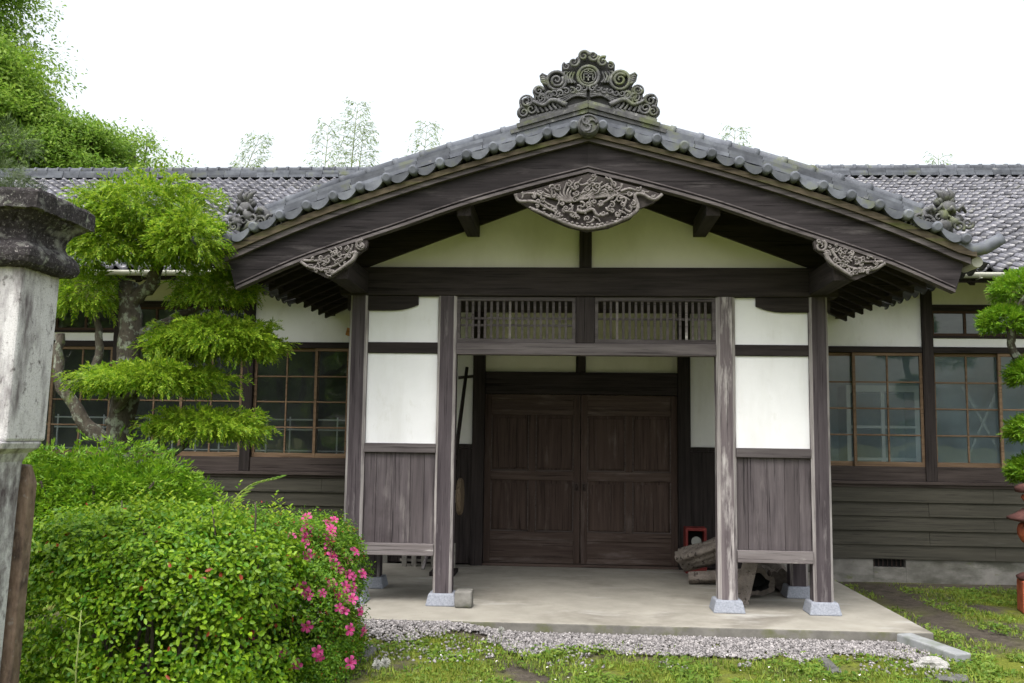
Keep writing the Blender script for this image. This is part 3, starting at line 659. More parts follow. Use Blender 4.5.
for sgn in (-1, 1):
    bb = MB(); band(bb, sgn, lambda x: zbot(x)+.028, ztop, 0, 3.34, VY, VY+.075, 0, 24, 3.27)
    o = bb.build('bargeboard', ['barge', 'barge_lip'], por)
    lp = MB(); band(lp, sgn, zbot, lambda x: zbot(x)+.026, 0, 3.255, VY-.022, VY+.075, 0, 24)
    band(lp, sgn, lambda x: zbot(x)+.048, lambda x: zbot(x)+.060, 0, 3.26, VY-.012, VY-.001, 0, 24)
    lp.build('moulding', 'barge_lip', o)
    vt = MB(); band(vt, sgn, lambda x: ztop(x)+.002, lambda x: ztop(x)+.4*gap(x), 0, 3.385, VY-.05, VY+.20, 0)
    band(vt, sgn, lambda x: ztop(x)+.4*gap(x)+.002, lambda x: ztop(x)+gap(x)-.016, 0, 3.43, VY-.075, VY+.20, 1)
    vt.build('verge_trim', ['barge_lip', 'verge'], por)
    # soffit boarding over the rafters
    sf = MB(); band(sf, sgn, lambda x: ztop(x)+.03, lambda x: ztop(x)+.075, 0, 3.36, VY+.205, WY+1.6, 0); sf.build('soffit', 'dark_x', por)
    # rafters
    y = VY+.26
    while y < WY-.05:
        rf = MB(); band(rf, sgn, lambda x: ztop(x)-.055, lambda x: ztop(x)+.028, .05, 3.36, y, y+.07, 0, 12); rf.build('rafter', 'dark_x', por); y += .33
    fa = MB(); fa.box(*sorted((sgn*3.30, sgn*3.37)), VY+.08, WY, ztop(3.33)-.005, ztop(3.33)+.055); fa.box(*sorted((sgn*3.34, sgn*3.42)), VY+.22, WY, ztop(3.36)+.05, ztop(3.36)+.12)
    fa.build('eave_fascia', 'dark_y', por, .004)
    gr = MB(); band(gr, sgn, lambda x: 4.225-.378*x, lambda x: ztop(x)+.025, .07, 2.4, .015, .13, 0, 16); gr.build('gable_rafter', 'dark_x', por)
    # gable triangle
    gw = MB(); lo = [(sgn*x, 3.377) for x in (0, 2.25)]; up = [(sgn*x, z+.02) for x, z in along(ztop, 0, 2.25, 12)][::-1]
    gw.prism(lo+up, .06, .10); gw.build('gable_plaster', 'plaster_bounce', por)
    # tiles of this slope: field, then the verge row and the ridge that follows it down
    tf = MB(); e = .235; w_ = .24; cols = int((6.2-(VY+.25))/w_); g = np.random.default_rng(5)
    xr = [.08]
    while xr[-1] < 3.45: xr.append(xr[-1]+e*.95)
    us = [0, .1, .2, .32, .48, .66, .84, 1.0]; hu = [.012, .034, .040, .020, .004, -.002, .002, .012]
    zt = lambda x: (ztop(x) if x <= 3.36 else ztop(3.36)-(x-3.36)*.4)+gap(x)
    for i in range(cols):
        for j in range(len(xr)-1):
            x0, x1 = xr[j], xr[j+1]+.03; jz = g.uniform(-.004, .004)
            # stop where the slope dives under the main roof
            yy = VY+.25+i*w_
            if yy > EAVE_Y and zt(x1) < EAVE_Z+SL*(yy-EAVE_Y)-.25: continue
            if yy > WY and zt(x1) < 3.6: continue
            vs = [(sgn*x, yy+u*w_, zt(x)+h+hh+jz) for (x, hh) in ((x0, .002), (x1, .028), (x1, .002)) for u, h in zip(us, hu)]; k = len(us)
            fs = [(a, a+1, k+a+1, k+a) for a in range(k-1)]+[(k+a, k+a+1, 2*k+a+1, 2*k+a) for a in range(k-1)]
            if sgn < 0: fs = [f[::-1] for f in fs]
            tf.add(vs, fs, 0, True)
    ro = tf.build('roof_slope', 'tile', por)
    vg = MB(); x = .13; first = True
    while x < 3.40:                                 # a round cap and a sagging apron tile, turn about
        z = zt(x); dx = .246; sl0 = (zt(x+.1)-zt(x-.0))/.1; jz = g.uniform(-.006, .006)
        vg.tube([(sgn*x, VY-.13, z+.055+jz), (sgn*x, VY-.118, z+.057+jz), (sgn*x, VY+.28, z+.06)], [.030, .047, .045], 12)
        pts_lo, pts_hi = [], []
        for k in range(9):
            u = k/8; xx = x+.036+u*(dx-.072); hz = -.056*math.sin(math.pi*u)**.8
            pts_lo.append((xx, zt(xx)+.034+hz)); pts_hi.append((xx, zt(xx)+.072+hz*.25))
        vs = [(sgn*a, yy, b+jz) for yy in (VY-.105, VY+.25) for a, b in pts_lo+pts_hi]; k = 9; fs = []
        for i in range(8):
            fs += [(i, i+1, k+i+1, k+i), (2*k+i+1, 2*k+i, 3*k+i, 3*k+i+1), (i+1, i, 2*k+i, 2*k+i+1), (k+i, k+i+1, 3*k+i+1, 3*k+i)]
        if x+dx < 3.46: vg.add(vs, fs if sgn > 0 else [f[::-1] for f in fs], 0, False)
        x += dx
    vg.build('verge_tiles', 'tile_verge', ro)
    rd = MB()
    for k, (oz, hh, y0, y1) in enumerate([(.105, .034, VY+.00, VY+.34), (.145, .034, VY+.02, VY+.32), (.185, .034, VY+.045, VY+.30)]):
        x = .05
        while x < 3.02:
            x2 = min(3.02, x+.31); jj = g.uniform(-.004, .004)
            rd.bar((sgn*x, (y0+y1)/2+jj, zt(x)+oz+hh/2), (sgn*(x2-.004), (y0+y1)/2+jj, zt(x2)+oz+hh/2), y1-y0, hh); x = x2
    x = .05
    while x < 3.02:
        x2 = min(3.05, x+.255)
        P0 = Vector((sgn*x, VY+.17, zt(x)+.255)); P1 = Vector((sgn*x2, VY+.17, zt(x2)+.255))
        rd.tube([P0, P0.lerp(P1, .80), P0.lerp(P1, .81), P1], [.052, .052, .062, .062], 10); x = x2
    rd.build('descending_ridge', 'tile_verge', ro)
    # lion-like end tile at the foot of the descending ridge, and the upturned horn tile
    on = MB(); cx, cz = 3.14, zt(3.1)+.05; yb = VY+.02
    def bl(dx, dz, dy, r, sd): on.blob((sgn*(cx+dx), yb+dy, cz+dz), r, 2, .3, 0, True, sd)
    bl(.0, .05, .06, (.16, .14, .09), 1); bl(-.08, .13, .04, (.10, .09, .09), 2); bl(.08, .20, .03, (.085, .085, .10), 3); bl(.16, .10, .03, (.07, .07, .06), 4)
    bl(-.2, .05, .05, (.08, .08, .06), 6); bl(.02, .13, -.05, (.06, .05, .06), 8); bl(.12, .07, -.05, (.05, .05, .045), 9)
    for k, (a, hh) in enumerate([(35, .7), (62, 1.15), (88, 1.0), (112, 1.2), (140, .75), (165, .9)]):
        a = R(a); on.tube([(sgn*(cx+.07+.05*math.cos(a)), yb+.02, cz+.23+.04*math.sin(a)), (sgn*(cx+.07+.11*hh*math.cos(a)), yb-.01, cz+.24+.09*hh*math.sin(a)), (sgn*(cx+.08+.13*hh*math.cos(a+.4)), yb, cz+.25+.13*hh*math.sin(a+.2))], [.035, .028, .008], 6)
    for k in range(7): spiral(on, (sgn*(cx-.28+.085*k), cz+.05+.035*math.sin(k*2.1)+(.05 if k in (2, 3) else 0)), yb-.07-.01*(k % 2), .052, 1.4, .016, 1 if k % 2 else -1, k*1.1)
    for k in range(4): on.tube([(sgn*(cx-.12+.09*k), yb-.06, cz+.16), (sgn*(cx-.09+.09*k), yb-.09, cz+.19+.02*(k % 2)), (sgn*(cx-.05+.09*k), yb-.06, cz+.15)], [.02, .026, .012], 6)
    on.build('corner_ornament', 'ornament', ro)
    hn = MB()
    hp = [Vector((sgn*3.26, VY-.02, zt(3.26)+.02)), Vector((sgn*3.40, VY-.02, zt(3.36)-.02)), Vector((sgn*3.52, VY-.03, zt(3.36)+.0)), Vector((sgn*3.61, VY-.04, zt(3.36)+.055)), Vector((sgn*3.66, VY-.04, zt(3.36)+.085))]
    hn.tube(hp, [.06, .062, .058, .056, .054], 12); hn.build('horn_tile', 'tile_verge', ro)
    gt = MB(); gt.tube([(sgn*3.47, VY+.02, 3.27), (sgn*3.47, VY+.30, 3.27)], .05, 10); gt.build('gutter', 'gutter', por)
q = MB(); q.bar((-3.1, WY-.13, 3.02), (-2.36, WY-.13, 2.86), .12, .10); q.build('new_timber', 'fresh', por, .004)
# main ridge running back, with its end ornament
rg = MB(); rz0 = ztop(0)+.20
for hw, z0, z1 in ((.2, 0, .05), (.18, .055, .10), (.165, .105, .15), (.15, .155, .20)):
    y = VY+.1
    while y < 5.2: rg.box(-hw, hw, y, y+.296, rz0+z0, rz0+z1); y += .3
y = VY+.1
while y < 5.2: rg.tube([(0, y, rz0+.225), (0, y+.2, rz0+.225), (0, y+.201, rz0+.225), (0, y+.25, rz0+.225)], [.075, .075, .09, .09], 10); y += .25
rid = rg.build('ridge', 'tile_verge', por)
dc = MB(); zc = 4.495; dc.tube([(0, VY-.17, zc), (0, VY-.155, zc), (0, VY+.3, zc)], [.092, .10, .095], 24)
for k in range(3): spiral(dc, (.028*math.cos(k*2.09), zc+.028*math.sin(k*2.09)), VY-.175, .045, .8, .014, 1, k*2.09, 14)
dc.tube([(.082*math.cos(a), VY-.172, zc+.082*math.sin(a)) for a in np.linspace(0, 2*math.pi, 25)], .010, 6)
dc.build('ridge_end_disc', 'ornament', por)
oy = VY+.06
OZ = -.06
sil = [(-.635, 4.665), (-.645, 4.86), (-.575, 4.90), (-.51, 4.89), (-.505, 4.96), (-.44, 4.995), (-.385, 4.985), (-.435, 5.075), (-.36, 5.105), (-.28, 5.135), (-.245, 5.12), (-.25, 5.205), (-.17, 5.235), (-.12, 5.265), (-.075, 5.315), (0, 5.335)]
sil = sil+[(-x, z) for x, z in reversed(sil[:-1])]+[(0, 4.845)]
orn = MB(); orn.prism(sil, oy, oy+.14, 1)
yb = oy-.012
def ring(mb, cx, cz, r, t_, y, mi=0, n=22): mb.tube([(cx+r*math.cos(a), y, cz+r*math.sin(a)) for a in np.linspace(0, 2*math.pi, n)], t_, 6, mi, False)
for rr, tt in ((.098, .017), (.070, .010)): ring(orn, 0, 5.085, rr, tt, yb-.012)
em = yb-.02                                          # emblem inside the ring
for (x0, z0, x1, z1) in ((-.04, 5.125, .04, 5.125), (0, 5.145, 0, 5.04), (-.042, 5.105, .042, 5.105), (-.042, 5.105, -.042, 5.045), (.042, 5.105, .042, 5.045), (-.025, 5.075, .025, 5.075)):
    orn.bar((x0, em, z0), (x1, em, z1), .012, .012, (0, 1, 0))
for sgn in (-1, 1):
    ring(orn, sgn*.295, 5.045, .088, .017, yb-.01); spiral(orn, (sgn*.295, 5.045), yb-.015, .064, 1.6, .017, sgn, .6, 24, 0, .02)
    for k in range(5): orn.tube([(sgn*(.36+.006*k), yb, 5.00+.022*k), (sgn*(.41+.006*k), yb-.01, 5.02+.022*k), (sgn*(.445+.003*k), yb, 5.045+.012*k)], [.014, .016, .006], 6)
    # cloud heads on top
    spiral(orn, (sgn*.045, 5.275), yb-.03, .052, 1.3, .018, -sgn, 0); spiral(orn, (sgn*.135, 5.215), yb-.035, .05, 1.4, .017, sgn, 1); spiral(orn, (sgn*.205, 5.18), yb-.02, .036, 1.3, .014, -sgn, 2)
    for k in range(4): curve2(orn, [(sgn*(.12+.03*k), 5.02), (sgn*(.15+.025*k), 5.06+.02*k), (sgn*(.13+.022*k), 5.13)], yb-.008, .014, .009)
    # tiers of scallop curls
    for k in range(8): spiral(orn, (sgn*(.04+.055*k), 4.965-.012*k+.008*(k % 2)), yb-.02, .034, 1.2, .013, sgn, 1.5+k*.3, 16)
    for k, (cx, cz, r) in enumerate([(.46, 4.945, .045), (.575, 4.845, .055), (.60, 4.74, .05), (.53, 4.77, .06), (.44, 4.87, .05), (.36, 4.90, .04)]): 
        spiral(orn, (sgn*cx, cz), yb-.02, r, 1.5, .015, sgn if k % 2 else -sgn, k*.9); ring(orn, sgn*cx, cz, r*1.15, .010, yb-.004, 0, 16)
    for k in range(4): curve2(orn, [(sgn*.015, 4.885+.022*k), (sgn*.12, 4.90+.013*k), (sgn*.22, 4.845+.02*k), (sgn*.30, 4.80+.03*k)], yb-.012, .013, .010)
    for k in range(6): curve2(orn, [(sgn*(.25+.042*k), 4.77-.008*k), (sgn*(.29+.04*k), 4.82-.006*k), (sgn*(.27+.045*k), 4.855)], yb-.02, .016, .011)
    curve2(orn, [(sgn*.2, 4.80), (sgn*.33, 4.85), (sgn*.42, 4.80), (sgn*.52, 4.84)], yb-.035, .026, .014)
    orn.bar((sgn*.0, oy+.06, 4.83), (sgn*.635, oy+.06, 4.645), .2, .04)
for sgn in (-1, 1):
    orn.bar((sgn*.0, oy+.05, 4.79), (sgn*.66, oy+.05, 4.60), .25, .038); orn.bar((sgn*.0, oy+.07, 4.75), (sgn*.72, oy+.07, 4.545), .25, .036)
orn.v = [(x, y, z+OZ) for x, y, z in orn.v]
orn.build('ridge_ornament', ['ornament', 'ornament_back'], por)

# carved pendants
def inside(p, poly):
    c = False; n = len(poly)
    for i in range(n):
        a, b = poly[i], poly[i-1]
        if (a[1] > p[1]) != (b[1] > p[1]) and p[0] < (b[0]-a[0])*(p[1]-a[1])/(b[1]-a[1])+a[0]: c = not c
    return c
def scrollwork(mb, poly, y, n, r0, r1, tk, seed):
    g = np.random.default_rng(seed); xs = [p[0] for p in poly]; zs = [p[1] for p in poly]; k = 0; tries = 0
    while k < n and tries < 4000:
        tries += 1; p = (g.uniform(min(xs), max(xs)), g.uniform(min(zs), max(zs))); r = g.uniform(r0, r1)
        if not all(inside((p[0]+r*math.cos(a), p[1]+r*math.sin(a)), poly) for a in np.arange(0, 6.28, .8)): continue
        if g.uniform() < .6: spiral(mb, p, y-g.uniform(0, .02), r, g.uniform(.9, 1.5), tk, 1 if g.uniform() < .5 else -1, g.uniform(0, 6.28), 14)
        else:
            a = g.uniform(0, 6.28); c_, s_ = math.cos(a)*r*1.6, math.sin(a)*r*1.6
            curve2(mb, [(p[0]-c_, p[1]-s_), (p[0]-s_*.35, p[1]+c_*.35), (p[0]+c_, p[1]+s_)], y-g.uniform(0, .02), tk*1.15, tk*.5, 0, 8)
        k += 1
def conv(px, py): return ((px*.1758+500-588.5)*.0091, 4.09-(py*.1758+160-173)*.0091)
pd = MB(); yb = VY-.03
out = [(75, 200), (180, 175), (340, 130), (510, 78), (680, 130), (830, 170), (930, 205), (880, 252), (800, 285), (745, 345), (620, 398), (500, 418), (390, 392), (290, 350), (180, 290), (105, 245)]
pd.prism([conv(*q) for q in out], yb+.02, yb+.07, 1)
for k in range(9):                                   # wing feathers fan out of the body
    t0 = k/8; curve2(pd, [conv(440+30*t0, 245-10*t0), conv(470+120*t0, 200+20*t0), conv(520+270*t0, 110+85*t0)], yb-.0, .016, .009)
for k in range(8): t0 = k/7; curve2(pd, [conv(430-40*t0, 250), conv(400-120*t0, 200+20*t0), conv(470-300*t0, 110+85*t0)], yb, .015, .008)
for (pp, r0, r1) in [([(90, 205), (110, 245), (200, 250), (280, 290), (350, 320)], .018, .010), ([(925, 207), (880, 240), (810, 205), (770, 215), (790, 285), (740, 335), (620, 385), (500, 405), (390, 380), (300, 335)], .017, .019),
                     ([(180, 290), (250, 320), (330, 355), (410, 385)], .016, .013), ([(440, 300), (480, 310), (530, 295), (560, 330), (620, 320)], .02, .012), ([(560, 270), (610, 245), (660, 215), (720, 235), (700, 300)], .013, .010),
                     ([(690, 190), (740, 175), (790, 190), (850, 195)], .014, .009), ([(130, 205), (210, 205), (270, 260), (330, 285)], .012, .009)]:
    curve2(pd, [conv(*q) for q in pp], yb-.012, r0, r1, 0, 26)
for k, (a, b, r) in enumerate([(380, 290, .034), (430, 240, .028), (640, 270, .03), (590, 320, .026), (500, 350, .026), (700, 270, .024), (320, 300, .022), (250, 245, .022), (760, 260, .026), (540, 250, .022)]):
    spiral(pd, conv(a, b), yb-.02, r, 1.3, .010, 1 if k % 2 else -1, k, 16)
for k in range(16):
    u = k/15; a, b = 300+430*u, 350+55*math.sin(math.pi*u)-18; q = conv(a, b); pd.blob((q[0], yb-.02, q[1]), (.016, .016, .014), 1, .2, 0, True, k)
for k in range(6): a = 175+40*k; q = conv(a, 285+14*k); pd.blob((q[0], yb-.015, q[1]), (.017, .015, .013), 1, .2, 0, True, 30+k)
scrollwork(pd, [conv(*q) for q in out], yb-.004, 85, .016, .034, .0115, 3)
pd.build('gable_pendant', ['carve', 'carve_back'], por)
for sgn in (-1, 1):
    pd = MB(); ox = 2.33
    # local frame: u outward along the board, v down from its lower edge
    def lp_(u, v): x = ox+u; return (sgn*x, zbot(x)-v)
    out = [(.33, -.01), (.15, -.01), (0, -.01), (-.27, -.01), (-.30, .03), (-.29, .09), (-.2, .13), (-.16, .19), (.02, .255), (.07, .25), (.17, .17), (.27, .09)]
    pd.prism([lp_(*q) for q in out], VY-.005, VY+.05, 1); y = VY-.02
    for pp, r0, r1 in [([(.32, .01), (.25, .08), (.15, .14), (.05, .17)], .016, .012), ([(.30, .005), (.2, .045), (.1, .08)], .014, .01), ([(-.2, .10), (-.17, .16), (-.08, .2), (.03, .235)], .024, .014), ([(-.15, .05), (-.10, .12), (0, .16), (.08, .15)], .016, .011)]:
        curve2(pd, [lp_(*q) for q in pp], y, r0, r1, 0, 20)
    spiral(pd, lp_(-.24, .055), y, .052, 1.4, .015, -sgn, 1.2)
    for k, (u, v, r) in enumerate([(-.11, .04, .026), (-.05, .08, .028), (.02, .05, .026), (.07, .09, .026), (.13, .04, .024), (-.02, .14, .024), (.06, .19, .024), (.12, .15, .022), (.18, .12, .02), (.02, .215, .02)]):
        spiral(pd, lp_(u, v), y-.008*(k % 2), r, 1.25, .010, 1 if k % 2 else -1, k*1.3, 16)
    scrollwork(pd, [lp_(*q) for q in out], y+.004, 42, .012, .024, .009, 4)
    pd.build('side_pendant', ['carve', 'carve_back'], por)

# ------------------------------------------------------------------ things in and around the porch
def rough_log(name, p, q, r, label, hollow=False, group=None, sd=0, r2=None):
    p, q = Vector(p), Vector(q); t = empty(name, tuple((p+q)/2-Vector((0, 0, r))), label, 'log', group)
    n, k = 26, 18; g = np.random.default_rng(sd); d = (q-p).normalized(); a = d.cross(Vector((0, 0, 1))).normalized(); b = a.cross(d); mb = MB(); vs = []
    lob = [1+.17*math.sin(3*2*math.pi*j/n+sd)+.09*math.sin(7*2*math.pi*j/n+2*sd)+g.uniform(-.07, .07) for j in range(n)]
    for i in range(k):
        u = i/(k-1); rr = r+(r2-r)*u if r2 else r; bend = .03*math.sin(u*5+sd)
        for j in range(n):
            an = 2*math.pi*j/n; R_ = rr*lob[j]*(1+.07*math.sin(u*9+j)+.12*math.sin(u*4.3+sd+j*.35)); vs.append(p.lerp(q, u)+a*(math.cos(an)*R_+bend)+b*(math.sin(an)*R_))
    mb.add(vs, [(i*n+j, i*n+(j+1) % n, (i+1)*n+(j+1) % n, (i+1)*n+j) for i in range(k-1) for j in range(n)], 0, True)
    mb.build('bark', 'log', t)
    for ends, c, sgn in ((vs[:n], p, -1), (vs[-n:], q, 1)):
        e = MB(); f = .62 if hollow else 0
        inner = [Vector(c)+(v-Vector(c))*f*g.uniform(.9, 1.1)-d*sgn*(.0 if hollow else -.004) for v in ends]
        deep = [v-d*sgn*.25 for v in inner]
        base = ends+inner; fs = [(j, (j+1) % n, n+(j+1) % n, n+j) for j in range(n)]
        e.add(base, fs if sgn < 0 else [f_[::-1] for f_ in fs], 0)
        if hollow: e.add(inner+deep, [(j, (j+1) % n, n+(j+1) % n, n+j) for j in range(n)]+[tuple(range(n, 2*n))], 1)
        e.build('cut_end', ['log_end', 'black'], t)
rough_log('log', (1.20, 2.1, .24), (2.02, 1.65, .58), .12, 'thick weathered log lying on top of the pile behind the right inner column', False, None, 1, .15)
rough_log('log', (1.26, 1.93, .27), (2.05, 1.42, .62), .09, 'knotted weathered log lying along the near side of the thick one', False, None, 7, .12)
rough_log('log', (1.24, 1.75, .075), (1.98, 1.62, .12), .07, 'thin dark log with a round cut end on the floor below the thick weathered log', False, None, 2)
rough_log('log', (1.86, .80, .17), (1.88, 1.5, .18), .155, 'hollow log showing its round dark end beneath the right boarded panel', True, None, 3)
rough_log('log', (2.2, 1.25, .13), (2.12, 2.1, .14), .12, 'short log lying by the right rear post, mostly hidden', False, None, 5)
t = empty('plank', (1.62, .55, 0), 'rough brown plank leaning on the hollow log beside the right inner column', 'plank')
q = MB(); q.bar((1.60, .48, .01), (1.74, .62, .46), .15, .03, (0, -1, .2)); q.build('board', 'log', t, .004)

t = empty('red_box', (1.44, 2.72, 0), 'red box with a pale round dial behind glass standing by the right door post', 'box')
q = MB(); x0, x1, y0, y1, z1 = 1.31, 1.57, 2.60, 2.82, .56
q.box(x0, x0+.03, y0, y1, 0, z1); q.box(x1-.03, x1, y0, y1, 0, z1); q.box(x0+.03, x1-.03, y0+.002, y1, z1-.04, z1-.001); q.box(x0+.03, x1-.03, y0+.002, y1, .001, .14); q.box(x0+.03, x1-.03, y1-.02, y1-.002, .14, z1-.04, 1)
q.build('case', ['red_paint', 'black'], t, .004)
q = MB(); q.tube([(1.45, y0+.08, .385), (1.45, y0+.05, .385)], .062, 20); q.build('dial', 'pale_dial', t)
q = MB(); q.lathe([(.055, .142), (.05, .2), (.02, .25), (.012, .27)], (1.45, y0+.09, 0), 12); q.build('label', 'orange', t)

t = empty('concrete_block', (-1.17, 0, 0), 'rough concrete block beside the left inner column base', 'block')
q = MB(); q.box(-1.255, -1.085, -.13, .05, 0, .165); o = q.build('block', 'foundation', t, .02)

t = empty('slatted_rack', (-1.95, 2.6, 0), 'low pale slatted wooden rack on the floor behind the left boarded panel', 'rack')
q = MB()
for z in (.06, .2): q.box(-2.3, -1.62, 2.72, 2.75, z, z+.03)
q.build('rail', 'wash', t)
q = MB()
for k in range(6): q.box(-2.27+.125*k, -2.21+.125*k, 2.69, 2.718, 0, .30)
q.build('slats', 'wash', t)
q = MB(); q.bar((-1.96, 2.45, 0.0), (-1.90, 2.68, .30), .035, .03); q.build('leg', 'bleached', t)

t = empty('old_tool', (-1.6, 2.6, 0), 'old long-handled wooden tool with a crossbar leaning in the dark left corner', 'tool')
q = MB(); q.tube([(-1.70, 2.45, 0), (-1.62, 2.62, 1.2), (-1.49, 2.80, 2.56)], [.03, .028, .022], 8); q.build('shaft', 'dark_z', t)
q = MB(); q.tube([(-1.60, 2.80, 2.42), (-1.40, 2.79, 2.44)], .02, 8); q.build('crossbar', 'dark_x', t)
q = MB(); q.box(-1.68, -1.58, 2.57, 2.68, 1.36, 1.42); q.build('collar', 'iron', t)
t = empty('wooden_wheel', (-1.62, 2.1, 0), 'thin wooden wheel seen edge-on upon its stand just inside the left inner column', 'wheel')
q = MB(); q.tube([(-1.50, 2.1, .93), (-1.485, 2.1, .93), (-1.455, 2.1, .93), (-1.44, 2.1, .93)], [.20, .225, .225, .20], 28, sm=False); q.build('disc', 'toolwood', t)
q = MB(); q.box(-1.66, -1.50, 2.02, 2.18, .86, 1.0); q.build('hub', 'wash', t, .01)
q = MB(); q.box(-1.68, -1.58, 2.05, 2.15, 0, .86); q.box(-1.80, -1.50, 1.9, 2.3, 0, .05); q.build('stand', 'dark_z', t, .006)

# the pale cabinet inside, and added rails standing in for a guardrail's reflection
t = empty('cabinet', (3.95, 4.3, .4), 'white glazed cabinet standing inside behind the window right of the porch', 'cabinet')
q = MB(); x0, x1, y0, z0, z1 = 3.75, 4.75, 4.1, .4, 2.45
q.box(x0, x0+.06, y0, y0+.4, z0, z1); q.box(x1-.06, x1, y0, y0+.4, z0, z1); q.box(x0+.06, x1-.06, y0, y0+.4, z1-.09, z1)
for z in (.42, .95, 1.4, 1.85): q.box(x0+.06, x1-.06, y0+.002, y0+.4, z, z+.035)
q.box((x0+x1)/2-.025, (x0+x1)/2+.025, y0-.004, y0+.03, z0+.05, z1-.09); q.build('case', 'white_paint', t)
t = empty('guardrail_reflection', (-4.6, 3.9, .4), 'pale rails added behind the left windows in place of a mirrored guardrail', 'rack')
q = MB()
for z in (1.42, 1.72, 1.86): q.tube([(-7.6, 3.75, z), (-2.7, 3.75, z)], .012, 6)
for k in range(15): x = -7.5+.34*k; q.tube([(x, 3.75, .4), (x, 3.75, 1.9)], .012, 6)
q.build('rails', 'white_paint', t)

# granite kerbs and stones
def stone(name, c, r, mat, label, cat, sd, group=None): 
    mb = MB(); mb.blob(c, r, 3, .35, 0, False, sd); return tag(mb.build(name, mat), label, cat, group)
q = MB(); q.bar((2.78, -.77, GZ+.03), (3.03, -1.40, GZ+.0), .16, .14); tag(q.build('kerb_stone', 'kerb', None, .012), 'pale straight kerb stone lying at the right front corner of the concrete', 'kerb')
stone('rock', (2.68, -1.62, GZ+.02), (.13, .08, .065), 'rock', 'pale whitish rock lying in the grass in front of the kerb stone', 'rock', 4)
stone('rock', (2.70, -1.98, GZ-.01), (.16, .1, .045), 'rock_dark', 'flat dark grey rock in the grass just before the pale rock', 'rock', 6)
stone('edging_stone', (1.88, -1.72, GZ-.01), (.06, .26, .045), 'rock_dark', 'narrow dark mossy edging stone in the grass right of centre', 'edging stone', 8)
o = stone('edging_stone', (-1.78, -1.75, GZ-.015), (.07, .40, .05), 'rock_dark', 'long dark edging stone in the grass beside the azalea', 'edging stone', 9)

# ------------------------------------------------------------------ gate pillar
gp = empty('gate_pillar', (-3.47, -4.06, GZ), 'tall pale granite gate pillar with a dark lichened moulded cap', 'gate pillar')
cx, cy, hw = -3.56, -4.06, .2
q = MB()
def ringsq(mb, prof, cx, cy, mi=0, n=1):
    vs = []
    for o_, z in prof:
        for sx_, sy_ in ((-1, -1), (1, -1), (1, 1), (-1, 1)): vs.append((cx+sx_*(hw+o_), cy+sy_*(hw+o_), z))
    k = len(prof)
    fs = [(i*4+j, i*4+(j+1) % 4, (i+1)*4+(j+1) % 4, (i+1)*4+j) for i in range(k-1) for j in range(4)]+[(3, 2, 1, 0), tuple((k-1)*4+j for j in range(4))]
    mb.add(vs, fs, mi)
ringsq(q, [(0, 1.60), (0, 2.61)], cx, cy); q.build('shaft', 'granite', gp, .018)
q = MB(); prof = [(.0, 1.60), (-.012, 1.56), (-.05, 1.53), (-.07, 1.48), (-.075, 1.3), (-.08, .4), (-.08, -.3)]
ringsq(q, prof[::-1], cx, cy-.03); q.build('lower_shaft', 'granite_dark', gp, .012)
q = MB(); q.add([(cx-.1, cy+.14, -.3), (cx+.150, cy+.14, -.3), (cx+.150, cy+.24, -.3), (cx-.1, cy+.24, -.3), (cx-.1, cy+.14, 1.35), (cx+.150, cy+.14, 1.35), (cx+.150, cy+.24, 1.35), (cx-.1, cy+.24, 1.35), (cx-.1, cy+.15, 1.46), (cx+.13, cy+.15, 1.46), (cx+.13, cy+.20, 1.46), (cx-.1, cy+.20, 1.46)],
      [(0, 3, 2, 1), (0, 1, 5, 4), (1, 2, 6, 5), (2, 3, 7, 6), (3, 0, 4, 7), (4, 5, 9, 8), (5, 6, 10, 9), (6, 7, 11, 10), (7, 4, 8, 11), (8, 9, 10, 11)])
q.build('side_stone', 'brown_stone', gp, .012)
q = MB()
pr = [(.0, 2.595), (.06, 2.60), (.085, 2.62), (.095, 2.655), (.088, 2.695), (.06, 2.725), (.025, 2.745), (.015, 2.775), (.02, 2.815), (.05, 2.86), (.105, 2.90), (.11, 2.912), (.148, 2.918), (.15, 3.01), (.14, 3.03)]
ns = 22; g2 = np.random.default_rng(9); vs = []
for o_, z in pr:
    h2 = hw+o_*.84; per = []
    for k in range(4):
        a0, a1 = [((-1, -1), (1, -1)), ((1, -1), (1, 1)), ((1, 1), (-1, 1)), ((-1, 1), (-1, -1))][k]
        for t_ in range(ns): per.append((a0[0]+(a1[0]-a0[0])*t_/ns, a0[1]+(a1[1]-a0[1])*t_/ns))
    for x_, y_ in per:
        k_ = 1+.012*math.sin(x_*9+z*31)*math.cos(y_*11)+g2.normal()*.004-.012*(abs(x_) > .97 and abs(y_) > .97); vs.append((cx+x_*h2*k_, cy+y_*h2*k_, z+g2.normal()*.003))
n4 = 4*ns; kk = len(pr)
q.add(vs, [(i*n4+j, i*n4+(j+1) % n4, (i+1)*n4+(j+1) % n4, (i+1)*n4+j) for i in range(kk-1) for j in range(n4)]+[tuple(reversed(range(n4))), tuple((kk-1)*n4+j for j in range(n4))], 0, False)
q.build('cap', 'granite_cap', gp); gp.rotation_euler = (0, R(1.6), 0)

